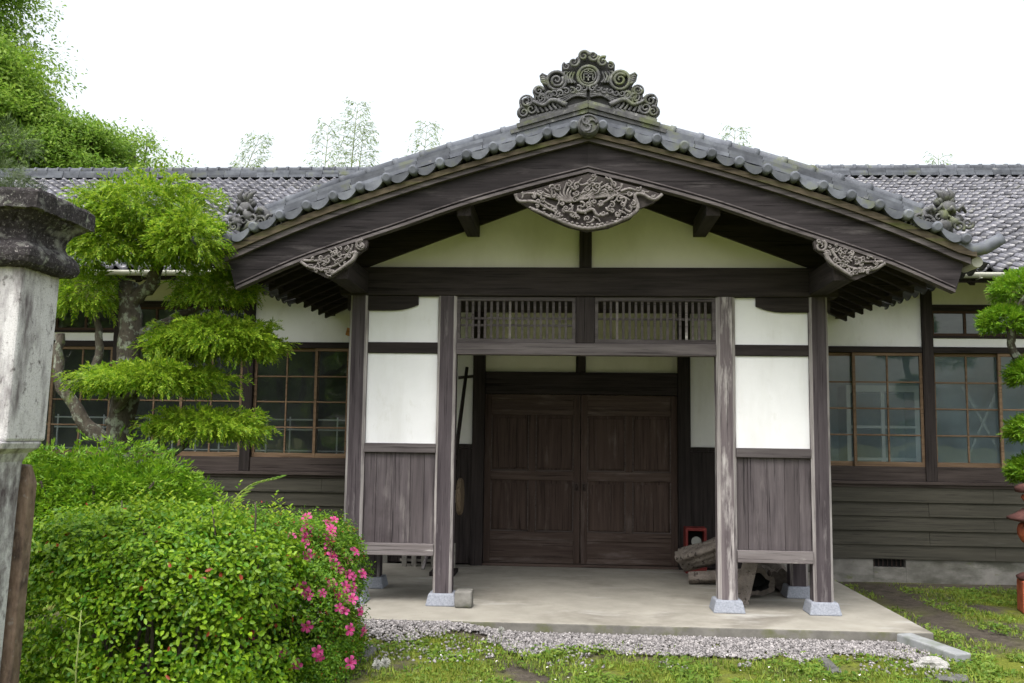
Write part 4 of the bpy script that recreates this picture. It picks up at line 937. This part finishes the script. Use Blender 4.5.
# ------------------------------------------------------------------ red lantern on the right
ln = empty('red_lantern', (4.83, .95, GZ), 'weathered red garden lantern with a dark cap at the right edge', 'lantern')
lc = (4.83, .95, GZ)
q = MB(); q.lathe([(.275, 0), (.28, .02), (.275, .32), (.265, .34)], lc, 6, 0, False, .3); q.build('base', 'terracotta', ln, .01)
q = MB(); q.lathe([(.26, .341), (.27, .37), (.22, .40), (.12, .42)], lc, 12, 0, True); q.build('base_rim', 'terracotta_dark', ln)
q = MB(); q.lathe([(.115, .42), (.10, .46), (.115, .62), (.13, .68)], lc, 14); q.build('stem', 'terracotta', ln)
q = MB(); q.lathe([(.13, .68), (.2, .73), (.235, .80), (.24, .86), (.225, .91), (.2, .93)], lc, 16); q.build('fire_box', 'terracotta', ln)
q = MB(); q.lathe([(.2, .931), (.33, .96), (.335, .985), (.26, 1.02), (.17, 1.08), (.13, 1.12)], lc, 12, 0, True); q.build('roof', 'terracotta_dark', ln)
q = MB(); q.lathe([(.13, 1.12), (.16, 1.15), (.19, 1.19), (.18, 1.22), (.10, 1.235)], lc, 14); q.build('collar', 'terracotta', ln)
q = MB(); q.lathe([(.15, 1.236), (.245, 1.25), (.25, 1.30), (.2, 1.33), (.08, 1.36), (.01, 1.37)], lc, 12, 0, True); q.build('finial', 'terracotta_dark', ln)

# ------------------------------------------------------------------ plants
def limb(mb, pts, r, n=9, mi=0, wob=.02, g=rng):
    pts = [Vector(p) for p in pts]; out, rr = [], []
    k = len(pts); m_ = 5*(k-1)+1
    for i in range(m_):
        u = i/(m_-1)*(k-1); j = min(int(u), k-2); t = u-j
        p0, p1, p2, p3 = pts[max(j-1, 0)], pts[j], pts[j+1], pts[min(j+2, k-1)]
        q = .5*((2*p1)+(p2-p0)*t+(2*p0-5*p1+4*p2-p3)*t*t+(3*p1-p0-3*p2+p3)*t**3)
        q += Vector(g.normal(size=3))*wob*.4; out.append(q)
        rr.append((r[j]+(r[j+1]-r[j])*t)*g.uniform(.9, 1.12))
    mb.tube(out, rr, n, mi)
def sprays(c, rad, n, g, k=9, ln=.13, needle=.045, wid=.011, droop=.5, shell=.55, low=-.35, lump=.18):
    """needle sprays over a clipped pad; returns P, D, N, L, W"""
    u = rdir(n*2, g); u = u[u[:, 2] > low][:n]; n = len(u)
    lum = 1+lump*np.sin(u[:, 0]*5.3+c[0]*3)*np.cos(u[:, 1]*4.7+c[1]*5)+lump*.7*np.sin(u[:, 0]*11+u[:, 2]*9+c[2]*7)
    rr = (shell+(1-shell)*g.uniform(0, 1, n)**.6)*lum
    base = np.array(c)+u*np.array(rad)*rr[:, None]
    d = unit(u*np.array([1, 1, .6])+g.normal(size=(n, 3))*.45+np.array([0, 0, -droop*.4])+np.array([0, 0, .25])*(u[:, 2:3]))
    sd = unit(np.cross(d, unit(g.normal(size=(n, 3))*.5+np.array([0, 0, 1.]))))
    P, D, N = [], [], []
    for i in range(k):
        t = i/(k-1); s_ = 1 if i % 2 else -1
        p = base+d*ln*t+np.array([0, 0, -droop*ln*.5*t*t]); P.append(p)
        D.append(unit(d*(.75+.4*t)+sd*s_*(.75-.5*t)+g.normal(size=(n, 3))*.15)); N.append(np.cross(d, sd)+g.normal(size=(n, 3))*.3)
    P, D, N = np.concatenate(P), np.concatenate(D), np.concatenate(N)
    return P, D, N, needle*g.uniform(.7, 1.3, len(P)), wid*g.uniform(.8, 1.3, len(P))

# clipped conifer with foliage pads
g = np.random.default_rng(21)
ct = empty('pruned_conifer', (-4.5, -.5, GZ), 'cloud-pruned conifer with bright green foliage pads and pale lichened trunk left of the porch', 'tree')
mb = MB()
limb(mb, [(-4.25, -.5, GZ-.1), (-4.35, -.5, .6), (-4.50, -.5, 1.5), (-4.46, -.5, 2.1), (-4.45, -.5, 2.55), (-4.50, -.48, 3.1)], [.16, .14, .13, .12, .115, .09], 12)
limb(mb, [(-4.48, -.48, 2.75), (-4.42, -.5, 2.95), (-4.25, -.55, 3.10), (-4.12, -.65, 3.3), (-4.05, -.7, 3.6)], [.08, .075, .065, .055, .035], 9)
limb(mb, [(-4.62, -.5, 1.55), (-4.85, -.5, 1.75), (-5.1, -.55, 2.15), (-5.15, -.5, 2.6)], [.08, .075, .06, .04], 8)
limb(mb, [(-5.05, -.52, 2.1), (-4.85, -.55, 2.15), (-4.72, -.55, 2.4), (-4.8, -.5, 2.8)], [.05, .045, .04, .03], 8)
limb(mb, [(-4.52, -.5, 2.1), (-4.2, -.55, 2.2), (-3.9, -.6, 2.35), (-3.6, -.6, 2.5)], [.06, .05, .04, .02], 8)
limb(mb, [(-4.6, -.5, 1.5), (-4.3, -.6, 1.38), (-4.0, -.65, 1.40), (-3.7, -.65, 1.6)], [.07, .065, .05, .02], 8)
limb(mb, [(-4.6, -.5, 1.75), (-4.4, -.65, 1.95), (-4.2, -.75, 2.1)], [.05, .04, .02], 8)
limb(mb, [(-4.45, -.5, 2.6), (-4.1, -.45, 2.75), (-3.8, -.4, 2.9)], [.05, .04, .02], 8)
limb(mb, [(-4.15, -.66, 1.4), (-3.95, -.7, 1.65)], [.03, .012], 6); limb(mb, [(-3.9, -.66, 1.4), (-4.0, -.7, 1.6)], [.02, .01], 6)
mb.build('trunk', 'bark', ct)
for c, rad, n in [((-4.22, -.75, 3.80), (.56, .48, .31), 2600), ((-3.66, -1.05, 3.44), (.31, .32, .27), 1400), ((-4.72, -.7, 3.58), (.40, .4, .34), 1500), ((-4.45, -.85, 3.46), (.36, .3, .26), 1100), ((-4.86, -.62, 3.02), (.30, .26, .26), 900), ((-3.95, -.8, 3.42), (.25, .3, .22), 800),
                  ((-3.62, -.5, 3.06), (.40, .30, .17), 1200), ((-3.52, -.6, 2.56), (.60, .42, .19), 2600), ((-3.95, -.6, 2.50), (.30, .3, .16), 700), ((-4.08, -.8, 2.16), (.66, .44, .13), 2400), ((-3.58, -.68, 1.73), (.57, .40, .14), 2000), ((-3.2, -.6, 2.5), (.26, .25, .16), 500)]:
    leaves('foliage_pad', *sprays(c, rad, n, g, 9, .075, .033, .0135, .7, .45, -.7, .26), 'yew', ct)

# low feathery cypress behind the hedge
cs_ = empty('cypress_shrub', (-4.1, -1.5, GZ), 'low feathery bright green cypress shrub beneath the pruned conifer', 'shrub')
mb = MB()
for k in range(9): a = k*.7; limb(mb, [(-4.05, -1.5, GZ-.1), (-4.1+.35*math.cos(a), -1.5+.3*math.sin(a), .7), (-4.1+.7*math.cos(a), -1.5+.5*math.sin(a), 1.25)], [.04, .025, .01], 6)
mb.build('stem', 'bark_dark', cs_)
PP = [sprays(c, r, n, g, 9, .16, .055, .016, .9, .35, -.6) for c, r, n in [((-4.1, -1.5, .75), (1.0, .7, .80), 3600), ((-4.55, -1.55, 1.05), (.5, .5, .42), 1200), ((-3.75, -1.6, 1.0), (.5, .5, .38), 1300), ((-3.45, -1.5, .75), (.4, .5, .5), 900), ((-4.9, -1.5, .9), (.4, .5, .5), 700)]]
leaves('foliage', *[np.concatenate([p[i] for p in PP]) for i in range(5)], 'cypress', cs_)

def shrub_leaves(lobes, n, g, L, W, up=.5, shell=.72, ylim=None):
    """leaves packed near the skin of a clipped bush made of overlapping lobes"""
    P, D, N = [], [], []
    tot = sum(l[1][0]*l[1][2] for l in lobes)
    for c, rad in lobes:
        k = int(n*rad[0]*rad[2]/tot); u = rdir(k, g); ex = .62
        u = np.sign(u)*np.abs(u)**ex; u = u/np.maximum(np.linalg.norm(u, axis=1, keepdims=True), 1e-6)*np.minimum(1.25, np.linalg.norm(u, axis=1, keepdims=True))
        rr = (shell+(1-shell)*g.uniform(0, 1, k)**.5)*(1+.08*np.sin(u[:, 0]*5+u[:, 2]*6+c[0]*4)*np.cos(u[:, 1]*5)+.06*np.sin(u[:, 2]*15+u[:, 1]*13+u[:, 0]*8)+.03*g.normal(size=k))
        p = np.array(c)+u*np.array(rad)*rr[:, None]
        ok = np.ones(k, bool)
        for c2, r2 in lobes:
            if c2 is c: continue
            ok &= (((p-np.array(c2))/(np.array(r2)*shell*.95))**2).sum(1) > 1
        p, u = p[ok], u[ok]; P.append(p)
        nn = unit(unit(u)*.8+g.normal(size=u.shape)*.55+np.array([0, -.15, up])); dd = rdir(len(u), g)+unit(u)*.5; dd = unit(dd-nn*(dd*nn).sum(1, keepdims=True)); D.append(dd); N.append(nn)
    P, D, N = map(np.concatenate, (P, D, N))
    return P, D, N, L*g.uniform(.6, 1.25, len(P)), W*g.uniform(.7, 1.2, len(P))
hg = empty('broadleaf_hedge', (-2.75, -3.1, GZ), 'dense clipped hedge of round yellow-green leaves filling the lower left', 'hedge')
lob = [((-3.0, -3.1, .42), (.85, .55, .72)), ((-2.45, -3.05, .34), (.50, .5, .68)), ((-3.4, -3.0, .42), (.5, .55, .70)), ((-2.7, -3.35, .38), (.6, .35, .60)), ((-2.9, -2.9, .62), (.6, .5, .52))]
leaves('foliage', *shrub_leaves(lob, 72000, g, .041, .024), 'hedge', hg, True)
mb = MB()
for k in range(14):
    x, y = -3.35+.09*k*1.0, -3.15+.15*math.sin(k*2.3); z = .55+.3*math.sin(k*1.7)**2
    limb(mb, [(x, y, GZ), (x+.05, y, .5), (x+.05*math.sin(k), y, z+.35)], [.016, .012, .005], 5)
mb.build('stem', 'bark_dark', hg)
P, D, N = [], [], []                                 # upright young shoots on the top
for k in range(46):
    x, y = -3.4+1.3*g.uniform(), -3.1+.5*g.uniform(-1, 1); z0 = 1.0+.1*g.uniform(); h = .10+.14*g.uniform()
    for j in range(12): t = j/11; a = j*2.4; P.append((x+.01*math.cos(a), y+.01*math.sin(a), z0+h*t)); D.append((math.cos(a)*.9, math.sin(a)*.9, .55)); N.append((-math.cos(a)*.4, -math.sin(a)*.4, .9))
leaves('young_leaves', np.array(P), np.array(D), np.array(N), .034, .02, 'yew', hg, True)

az = empty('azalea_bush', (-2.3, -2.1, GZ), 'rounded azalea bush dotted with pink flowers at the foot of the porch', 'shrub')
lob = [((-2.35, -2.15, .40), (.56, .52, .66)), ((-2.08, -2.2, .36), (.37, .44, .62)), ((-2.7, -2.1, .42), (.45, .5, .66)), ((-2.2, -2.5, .25), (.48, .36, .52))]
leaves('foliage', *shrub_leaves(lob, 150000, g, .031, .0125, .6, .6), 'azalea', az)
mb = MB()
for k in range(12): a = k*.55; limb(mb, [(-2.3, -2.15, GZ-.05), (-2.3+.25*math.cos(a), -2.15+.25*math.sin(a), .4), (-2.3+.42*math.cos(a), -2.15+.4*math.sin(a), .85)], [.018, .012, .005], 5)
mb.build('stem', 'bark_dark', az)
def flower_mesh():
    mb = MB()
    for k in range(5):
        a = 2*math.pi*k/5; ca, sa = math.cos(a), math.sin(a); pts = []
        for (r, w_, h) in ((.004, .004, 0), (.018, .010, .012), (.030, .013, .014), (.037, .006, .008)):
            for s_ in (-1, 0, 1): pts.append((r*ca-s_*w_*sa, r*sa+s_*w_*ca, h+(.003 if s_ else 0)))
        mb.add(pts, [(i*3+j, i*3+j+1, i*3+j+4, i*3+j+3) for i in range(3) for j in range(2)], 0, True)
    for k in range(5): a = k*1.3; mb.tube([(0, 0, 0), (.006*math.cos(a), .006*math.sin(a), .02), (.010*math.cos(a), .010*math.sin(a), .032)], [.0012, .001, .0015], 4, 1)
    me = bpy.data.meshes.new('flower'); me.from_pydata(mb.v, [], mb.f); me.materials.append(M['petal']); me.materials.append(M['stamen'])
    me.polygons.foreach_set('material_index', mb.m); me.polygons.foreach_set('use_smooth', [True]*len(mb.f)); return me
FM = flower_mesh()
def flower(parent, pos, nrm, sc):
    o = bpy.data.objects.new('flower', FM); C.objects.link(o); o.parent = parent
    q = Vector(nrm).to_track_quat('Z', 'Y'); o.rotation_euler = q.to_euler(); o.location = Vector(pos)-ORI[parent.name]; o.scale = (sc,)*3
AZF = []
def on_lobes(u, k=1.02):
    """outermost crossing of direction u from the bush centre"""
    c = np.array([-2.3, -2.2, .4]); best = .3
    for t in np.linspace(.2, 1.2, 101):
        p = c+u*t
        if any((((p-np.array(l[0]))/np.array(l[1]))**2).sum() < 1.08 for l in lob): best = t
    return c+u*best*k
gf = np.random.default_rng(11)
fl = [(.62, -.35, .85), (.55, -.5, .95), (.70, -.5, .72), (.5, -.3, 1.0), (.78, -.3, .7), (.45, -.6, .9), (.85, -.35, .55), (.90, -.4, .45), (.88, -.3, .62), (.35, -.5, 1.0), (.2, -.5, 1.0), (.28, -.7, .85), (.92, -.5, .2), (.9, -.5, .05), (.8, -.75, .3), (.85, -.6, -.1),
      (.7, -.9, .1), (.6, -1, .35), (.45, -1, .0), (.2, -1, .3), (.1, -1, -.1), (.75, -.8, -.35), (.9, -.6, -.3), (.55, -1, -.45), (.3, -1, -.5), (.0, -1, .5), (.95, -.3, .3), (.97, -.3, .1), (.4, -.8, .6), (.66, -.7, .55), (.5, -.9, .2), (.82, -.65, .1), (.6, -.55, .85), (.74, -.42, .8), (.58, -.42, .9), (.86, -.45, .6), (.5, -.75, .85), (.7, -.6, .75), (.62, -.5, .9), (.42, -.7, .95), (.05, -1, .75), (.25, -.9, .8), (-.1, -1, .35), (.3, -1, .25), (.5, -1, -.6), (.65, -.9, -.55), (.8, -.6, .45), (.95, -.4, -.2), (.8, -.8, -.15), (.68, -.95, .4), (.35, -1, .15), (.3, -1, .65), (.55, -.9, -.25), (.15, -1, .05), (.75, -.7, .35)]
for v in fl:
    u = np.array(v); u /= np.linalg.norm(u); u = u+gf.normal(size=3)*.13; u /= np.linalg.norm(u); pos = on_lobes(u, 1.10); flower(az, pos, u+gf.normal(size=3)*.3+np.array([0, -.35, .1]), gf.uniform(.95, 1.4))

sp = empty('leafy_sprig', (-3.0, -1.3, GZ), 'thin arching sprig with pale toothed leaves rising above the hedge top', 'plant')
path = [(-3.05, -1.5, GZ), (-3.05, -1.5, .7), (-3.0, -1.5, 1.05), (-2.85, -1.5, 1.22), (-2.62, -1.5, 1.28)]
mb = MB(); limb(mb, path, [.012, .01, .008, .006, .003], 6, 0, .004); mb.build('stem', 'culm', sp)
P, D = [], []
for k in range(13):
    t = .45+.55*k/12; i = min(int(t*4), 3); q = np.array(path[i])*(1-(t*4-i))+np.array(path[i+1])*(t*4-i)
    for s_ in (-1, 1): P.append(q); D.append((.5, .55*s_, .25))
leaves('leaf', np.array(P), np.array(D), np.tile([0, -.4, 1.], (len(P), 1)), .10, .042, 'weed', sp, True)

# clipped podocarpus at the right edge
g = np.random.default_rng(33)
pt = empty('clipped_pine', (4.95, 1.15, GZ), 'cloud-clipped pine with rounded dark green tufts at the right edge', 'tree')
mb = MB(); limb(mb, [(5.25, 1.45, GZ-.1), (5.25, 1.45, 1.0), (5.05, 1.4, 1.7), (5.1, 1.4, 2.3), (4.82, 1.35, 2.62), (4.78, 1.35, 2.95), (4.95, 1.35, 3.3)], [.09, .08, .07, .055, .045, .04, .025], 9)
for p0, p1 in (((5.1, 1.4, 1.2), (4.9, 1.3, 1.35)), ((5.05, 1.4, 1.7), (4.85, 1.3, 1.78)), ((5.1, 1.4, 2.3), (4.9, 1.3, 2.38)), ((4.8, 1.35, 2.9), (4.65, 1.3, 3.0))): limb(mb, [p0, tuple((np.array(p0)+np.array(p1))/2), p1], [.03, .025, .015], 6)
mb.build('trunk', 'bark', pt)
for c, rad, n in [((4.95, 1.25, 1.36), (.28, .27, .17), 1500), ((4.96, 1.25, 1.80), (.28, .28, .16), 1500), ((4.95, 1.25, 2.42), (.24, .26, .16), 1400), ((4.66, 1.25, 3.0), (.23, .24, .16), 1300), ((4.90, 1.3, 3.36), (.30, .28, .19), 1400), ((5.4, 1.3, 2.9), (.35, .35, .2), 900)]:
    leaves('foliage_pad', *sprays(c, rad, n, g, 8, .06, .034, .010, .0, .6, -.6, .12), 'podocarp', pt)

# trees beyond the roof, far left, and one pine
def tree(name, base, crown_c, crown_r, n_cl, per, L, W, mat, label, seed, cat='tree', flat=.45, group='trees beyond the roof'):
    g = np.random.default_rng(seed); t = empty(name, base, label, cat, group)
    mb = MB(); b = Vector(base); c = Vector(crown_c)
    limb(mb, [b, b.lerp(c, .5)+Vector((.2, 0, 0)), c, c+Vector((0, 0, crown_r[2]*.7))], [.30, .24, .15, .04], 9, 0, .04, g)
    u = rdir(n_cl, g); u[:, 2] = u[:, 2]*.95+.1; rr = g.uniform(.5, 1.0, n_cl)**.5
    cc = np.array(crown_c)+u*np.array(crown_r)*rr[:, None]
    for q in cc[::4]:
        s = b.lerp(c, .75)+Vector((0, 0, .2)); mid = s.lerp(Vector(q), .55)+Vector((0, 0, -.2)); limb(mb, [s, mid, Vector(q)], [.08, .05, .015], 5, 0, .03, g)
    mb.build('trunk', 'bark_dark', t)
    P, D, N = [], [], []
    for q in cc:
        s = g.uniform(.5, 1.2)*crown_r[0]*.46; k = int(per*g.uniform(.6, 1.3)); v = g.normal(size=(k, 3))*.5; v *= np.minimum(1, 1.15/np.maximum(np.linalg.norm(v, axis=1, keepdims=True), 1e-6))
        p = q+v*np.array([s, s, s*flat]); p[:, 2] -= .25*((v[:, :2]**2).sum(1))*s
        P.append(p); D.append(unit(v*np.array([1, 1, .2])+g.normal(size=(k, 3))*.6+np.array([0, 0, -.35]))); N.append(unit(g.normal(size=(k, 3))*.45+np.array([0, -.2, 1.])))
    P, D, N = map(np.concatenate, (P, D, N))
    leaves('crown', P, D, N, L*g.uniform(.7, 1.3, len(P)), W*g.uniform(.7, 1.3, len(P)), mat, t); return t
tree('broadleaf_tree', (-19.2, 15, GZ), (-19.4, 15, 12.6), (3.3, 3.2, 4.2), 170, 1000, .135, .058, 'maple_dark', 'tallest leafy tree, reaching the top of the photo at the far left', 1)
tree('broadleaf_tree', (-15.9, 14, GZ), (-16.2, 14, 9.5), (2.4, 2.6, 2.4), 150, 900, .13, .056, 'maple', 'rounded bright green tree in front of the tallest tree beyond the roof', 2)
tree('broadleaf_tree', (-13.6, 14.5, GZ), (-13.8, 14.5, 8.2), (1.9, 2.2, 1.7), 110, 780, .12, .052, 'maple_dark', 'smaller deep green tree sloping down to the roof ridge', 3)
tree('broadleaf_tree', (-12.6, 16, GZ), (-12.6, 16, 8.6), (1.5, 1.5, 1.5), 26, 150, .13, .05, 'maple', 'sparse leafy tree with open twigs at the right end of the tree group', 4)
tree('broadleaf_tree', (-22.5, 17, GZ), (-22, 17, 12), (3.6, 3.2, 5.5), 80, 380, .26, .11, 'maple', 'leafy tree cut by the left edge behind the tallest tree', 5)
g = np.random.default_rng(44)
pn = empty('pine_tree', (-7.25, 1.0, GZ), 'grey-green pine with bare twigs at the left edge above the gate pillar', 'tree')
mb = MB(); limb(mb, [(-7.25, 1, GZ), (-7.3, 1, 2.5), (-7.35, 1, 4.0), (-7.45, 1, 5.2)], [.14, .12, .09, .03], 8)
PP = []
for k in range(16):
    z = 3.3+1.9*k/16; a = k*2.4; q = (-7.35+.62*math.cos(a), 1+.5*math.sin(a), z+.15); limb(mb, [(-7.35, 1, z), (-7.35+.3*math.cos(a), 1+.25*math.sin(a), z+.03), q], [.03, .02, .008], 5)
    PP.append(sprays(q, (.34, .32, .16), 150, g, 10, .12, .10, .006, .1, .3, -.6))
mb.build('trunk', 'bark', pn); leaves('crown', *[np.concatenate([p[i] for p in PP]) for i in range(5)], 'pine', pn)
# bamboo tips over the ridge
def bamboo(x, y, ztop_, n, label, lean=.3, seed=0, dens=1.0):
    g = np.random.default_rng(seed); t = empty('bamboo', (x, y, GZ), label, 'bamboo', 'bamboo behind the roof')
    mb = MB(); P, D, N = [], [], []
    for k in range(n):
        bx = x+g.uniform(-.5, .5)*(n > 1); h = ztop_*(1-.1*k*g.uniform(.5, 1)); pts = [(bx, y, GZ), (bx, y, h*.6), (bx+lean*.35, y, h*.85), (bx+lean, y, h)]
        limb(mb, pts, [.05, .04, .02, .004], 6, 0, .01, g)
        for z in np.arange(max(h*.62, 8.8), h, .24):
            f = (z-h*.6)/(h*.4); cx = bx+lean*max(0, f)**1.6
            for s_ in (-1, 1):
                le = (1-f)*.9+.3; a = g.uniform(-.6, .6); ex = Vector((cx+s_*le*math.cos(a), y+le*math.sin(a), z+.38*le)); limb(mb, [(cx, y, z), Vector((cx, y, z)).lerp(ex, .5)+Vector((0, 0, .06)), ex], [.010, .007, .003], 4, 0, .005, g)
                for j in range(int(34*dens)):
                    u = g.uniform(.25, 1.05); P.append(np.array(Vector((cx, y, z)).lerp(ex, u))+g.normal(size=3)*.07); D.append(np.array([s_*.6, g.normal()*.5, -.5])+g.normal(size=3)*.3); N.append(g.normal(size=3)*.6+np.array([0, -.5, .7]))
    mb.build('culm', 'culm', t); leaves('foliage', np.array(P), np.array(D), np.array(N), .17*g.uniform(.6, 1.2, len(P)), .028, 'bamboo', t)
bamboo(-10.9, 19, 11.0, 2, 'drooping yellowish bamboo at the left end of the ridge', .9, 1, 1.2)
bamboo(-8.2, 20, 11.75, 1, 'slender pale bamboo left of the tallest one', .15, 2, .8)
bamboo(-6.9, 20, 12.45, 2, 'tallest pale bamboo with a leafy green base over the left ridge', .2, 3, .9)
bamboo(-5.0, 20, 11.7, 1, 'thin pale bamboo nearest the porch roof', .2, 4, .8)
bamboo(4.9, 20, 11.6, 1, 'lone bamboo tip showing right of the porch roof peak', .2, 5, .8)
bamboo(11.3, 20, 10.7, 1, 'tiny bamboo tip over the ridge at the far right', .1, 6, .6)
# trees across the yard, seen mirrored in the windows
tree('broadleaf_tree', (-13.5, -19, GZ), (-13.5, -19, 4.6), (4.6, 3, 4.4), 70, 300, .3, .14, 'maple_dark', 'leafy tree across the yard mirrored in the left windows', 8, 'tree', .6, 'trees across the yard')
tree('broadleaf_tree', (-20.0, -18, GZ), (-20, -18, 4.6), (4.6, 3, 4.4), 70, 300, .3, .14, 'maple_dark', 'second leafy tree across the yard mirrored in the left windows', 9, 'tree', .6, 'trees across the yard')

# ------------------------------------------------------------------ gravel, grass, weeds, small flowers
def gravel():
    g = np.random.default_rng(3); n = 23000
    x = g.uniform(-2.9, 2.95, n); y = -.77-(1.2*g.uniform(0, 1, n)**1.1)
    d = vnoise(x, y, 3.0, 5); keep = (y > -1.38+.26*d+.08*vnoise(x, y, 11, 6)) | (g.uniform(0, 1, n) < .10*(d > .1))
    x, y = x[keep], y[keep]; n = len(x); s = g.uniform(.009, .021, n)
    base = np.array([(1, 0, 0), (-1, 0, 0), (0, 1, 0), (0, -1, 0), (0, 0, 1), (0, 0, -1)], float)
    fc = np.array([(0, 2, 4), (2, 1, 4), (1, 3, 4), (3, 0, 4), (2, 0, 5), (1, 2, 5), (3, 1, 5), (0, 3, 5)])
    V = base[None]*g.uniform(.6, 1.3, (n, 6, 1))+g.normal(size=(n, 6, 3))*.18
    a = g.uniform(0, 6.28, n); ca, sa = np.cos(a), np.sin(a)
    X = V[..., 0]*ca[:, None]-V[..., 1]*sa[:, None]; Y = V[..., 0]*sa[:, None]+V[..., 1]*ca[:, None]; Z = V[..., 2]*.7
    V = np.stack([X*s[:, None]+x[:, None], Y*s[:, None]+y[:, None], Z*s[:, None]+GZ+.012+g.uniform(0, .012, n)[:, None]+lift(x, y)[:, None]], -1).reshape(-1, 3)
    F = (np.arange(n)[:, None, None]*6+fc[None]).reshape(-1)
    me = bpy.data.meshes.new('gravel'); me.vertices.add(len(V)); me.vertices.foreach_set('co', V.astype(np.float32).ravel())
    me.loops.add(len(F)); me.loops.foreach_set('vertex_index', F.astype(np.int32)); me.polygons.add(n*8); me.polygons.foreach_set('loop_start', (np.arange(n*8)*3).astype(np.int32)); me.update(calc_edges=True)
    o = link('gravel', me, 'gravel', None, False); tag(o, 'pale purplish gravel strip along the front of the concrete', 'gravel', None, 'stuff')
gravel()
def grass():
    g = np.random.default_rng(13)
    X, Y = [], []
    def scatter(n, x0, x1, y0, y1, fn):
        x = g.uniform(x0, x1, n); y = g.uniform(y0, y1, n); k = fn(x, y); X.append(x[k]); Y.append(y[k])
    scatter(80000, -3.2, 4.5, -4.6, -1.1, lambda x, y: (vnoise(x, y, 2.6, 5)*.30-1.36 > y-.25*g.normal(size=len(x))*.6) & (vnoise(x, y, 6.5, 8) > -.75))
    scatter(42000, 3.15, 8.0, -1.6, 2.8, lambda x, y: (vnoise(x, y, 1.9, 9) > -.7) & (vnoise(x, y, 7, 4) > -.9) & (np.abs(x-3.55-.35*np.maximum(-y, 0)) > .30*g.uniform(.5, 1.3, len(x))) & (y < 2.45+.2*g.normal(size=len(x))) & (np.abs(x-4.3+.5*y) > .2*(y < .3)))
    scatter(1500, -2.8, 2.9, -1.4, -.8, lambda x, y: vnoise(x, y, 3.5, 21) > .9)
    x, y = np.concatenate(X), np.concatenate(Y); n = len(x)
    P = np.stack([x, y, GZ+lift(x, y)], 1); a = g.uniform(0, 6.28, n); ti = g.uniform(.2, 1.1, n)
    D = np.stack([np.cos(a)*ti, np.sin(a)*ti, np.full(n, 1.)], 1); N = np.stack([np.cos(a)*-1, np.sin(a)*-1, ti+.2], 1)
    h = .018+.05*g.uniform(0, 1, n)**2.2
    o = leaves('grass', P, D, N, h, .006+.08*h, 'grass', None); tag(o, 'patchy yellow-green grass and moss in front of the porch', 'grass', None, 'stuff')
    # broad weed leaves near the ground
    k = g.uniform(0, 1, n) < .55*(vnoise(x, y, 4.0, 30) > .25)+.06; m_ = k.sum(); a = g.uniform(0, 6.28, m_)
    P = P[k]+np.array([0, 0, .012])+g.normal(size=(m_, 3))*np.array([.02, .02, .008]); D = np.stack([np.cos(a), np.sin(a), np.full(m_, .25)], 1)
    o = leaves('ground_cover', P, D, np.tile([0, -.2, 1.], (m_, 1))+g.normal(size=(m_, 3))*.2, .045*g.uniform(.5, 1.3, m_), .026*g.uniform(.6, 1.2, m_), 'weed', None, True); tag(o, 'low broad-leaved weeds among the grass', 'weeds', None, 'stuff')
    m_ = 60; x = g.uniform(-2.6, 4.6, m_); y = g.uniform(-3.4, -.9, m_); P = np.stack([x, y, np.full(m_, GZ+.03)], 1)
    o = leaves('fallen_petals', P, rdir(m_, g)*np.array([1, 1, .2]), np.tile([0, 0, 1.], (m_, 1)), .022, .016, 'petalwhite', None, True); tag(o, 'tiny white petals strewn over grass and gravel', 'petals', None, 'stuff')
grass()
def dandelion(x, y, label, h=.12, r=.03, sd=0):
    t = empty('dandelion', (x, y, GZ), label, 'dandelion', 'dandelion clocks'); mb = MB(); mb.tube([(x, y, GZ), (x+.005, y, GZ+h*.5), (x, y, GZ+h)], .0025, 5); mb.build('stem', 'culm', t)
    g = np.random.default_rng(sd); u = rdir(160, g); leaves('seed_head', np.array([x, y, GZ+h])+u*.004, u, rdir(160, g), r, r*.35, 'fluff', t)
dandelion(-1.515, -2.55, 'left dandelion clock of the close pair near the azalea', .13, .036, 1)
dandelion(-1.46, -2.52, 'right dandelion clock of the close pair near the azalea', .14, .036, 2)
dandelion(-.72, -1.25, 'single dandelion clock on the gravel before the step', .13, .03, 3)
t = empty('weed_plant', (-3.0, -3.92, GZ), 'thin upright weed with pale green leaves in front of the hedge by the pillar', 'plant')
mb = MB(); mb.tube([(-3.0, -3.92, GZ), (-3.0, -3.94, .3), (-3.0, -3.92, .62)], [.006, .005, .003], 6); mb.build('stem', 'culm', t)
P, D = [], []
for k in range(18): a = k*2.4; z = .0+.7*k/18; P.append((-3.0, -3.93, z-.1)); D.append((math.cos(a), math.sin(a), .35))
leaves('leaf', np.array(P), np.array(D), np.tile([0, 0, 1.], (18, 1)), .11, .03, 'weed', t, True)
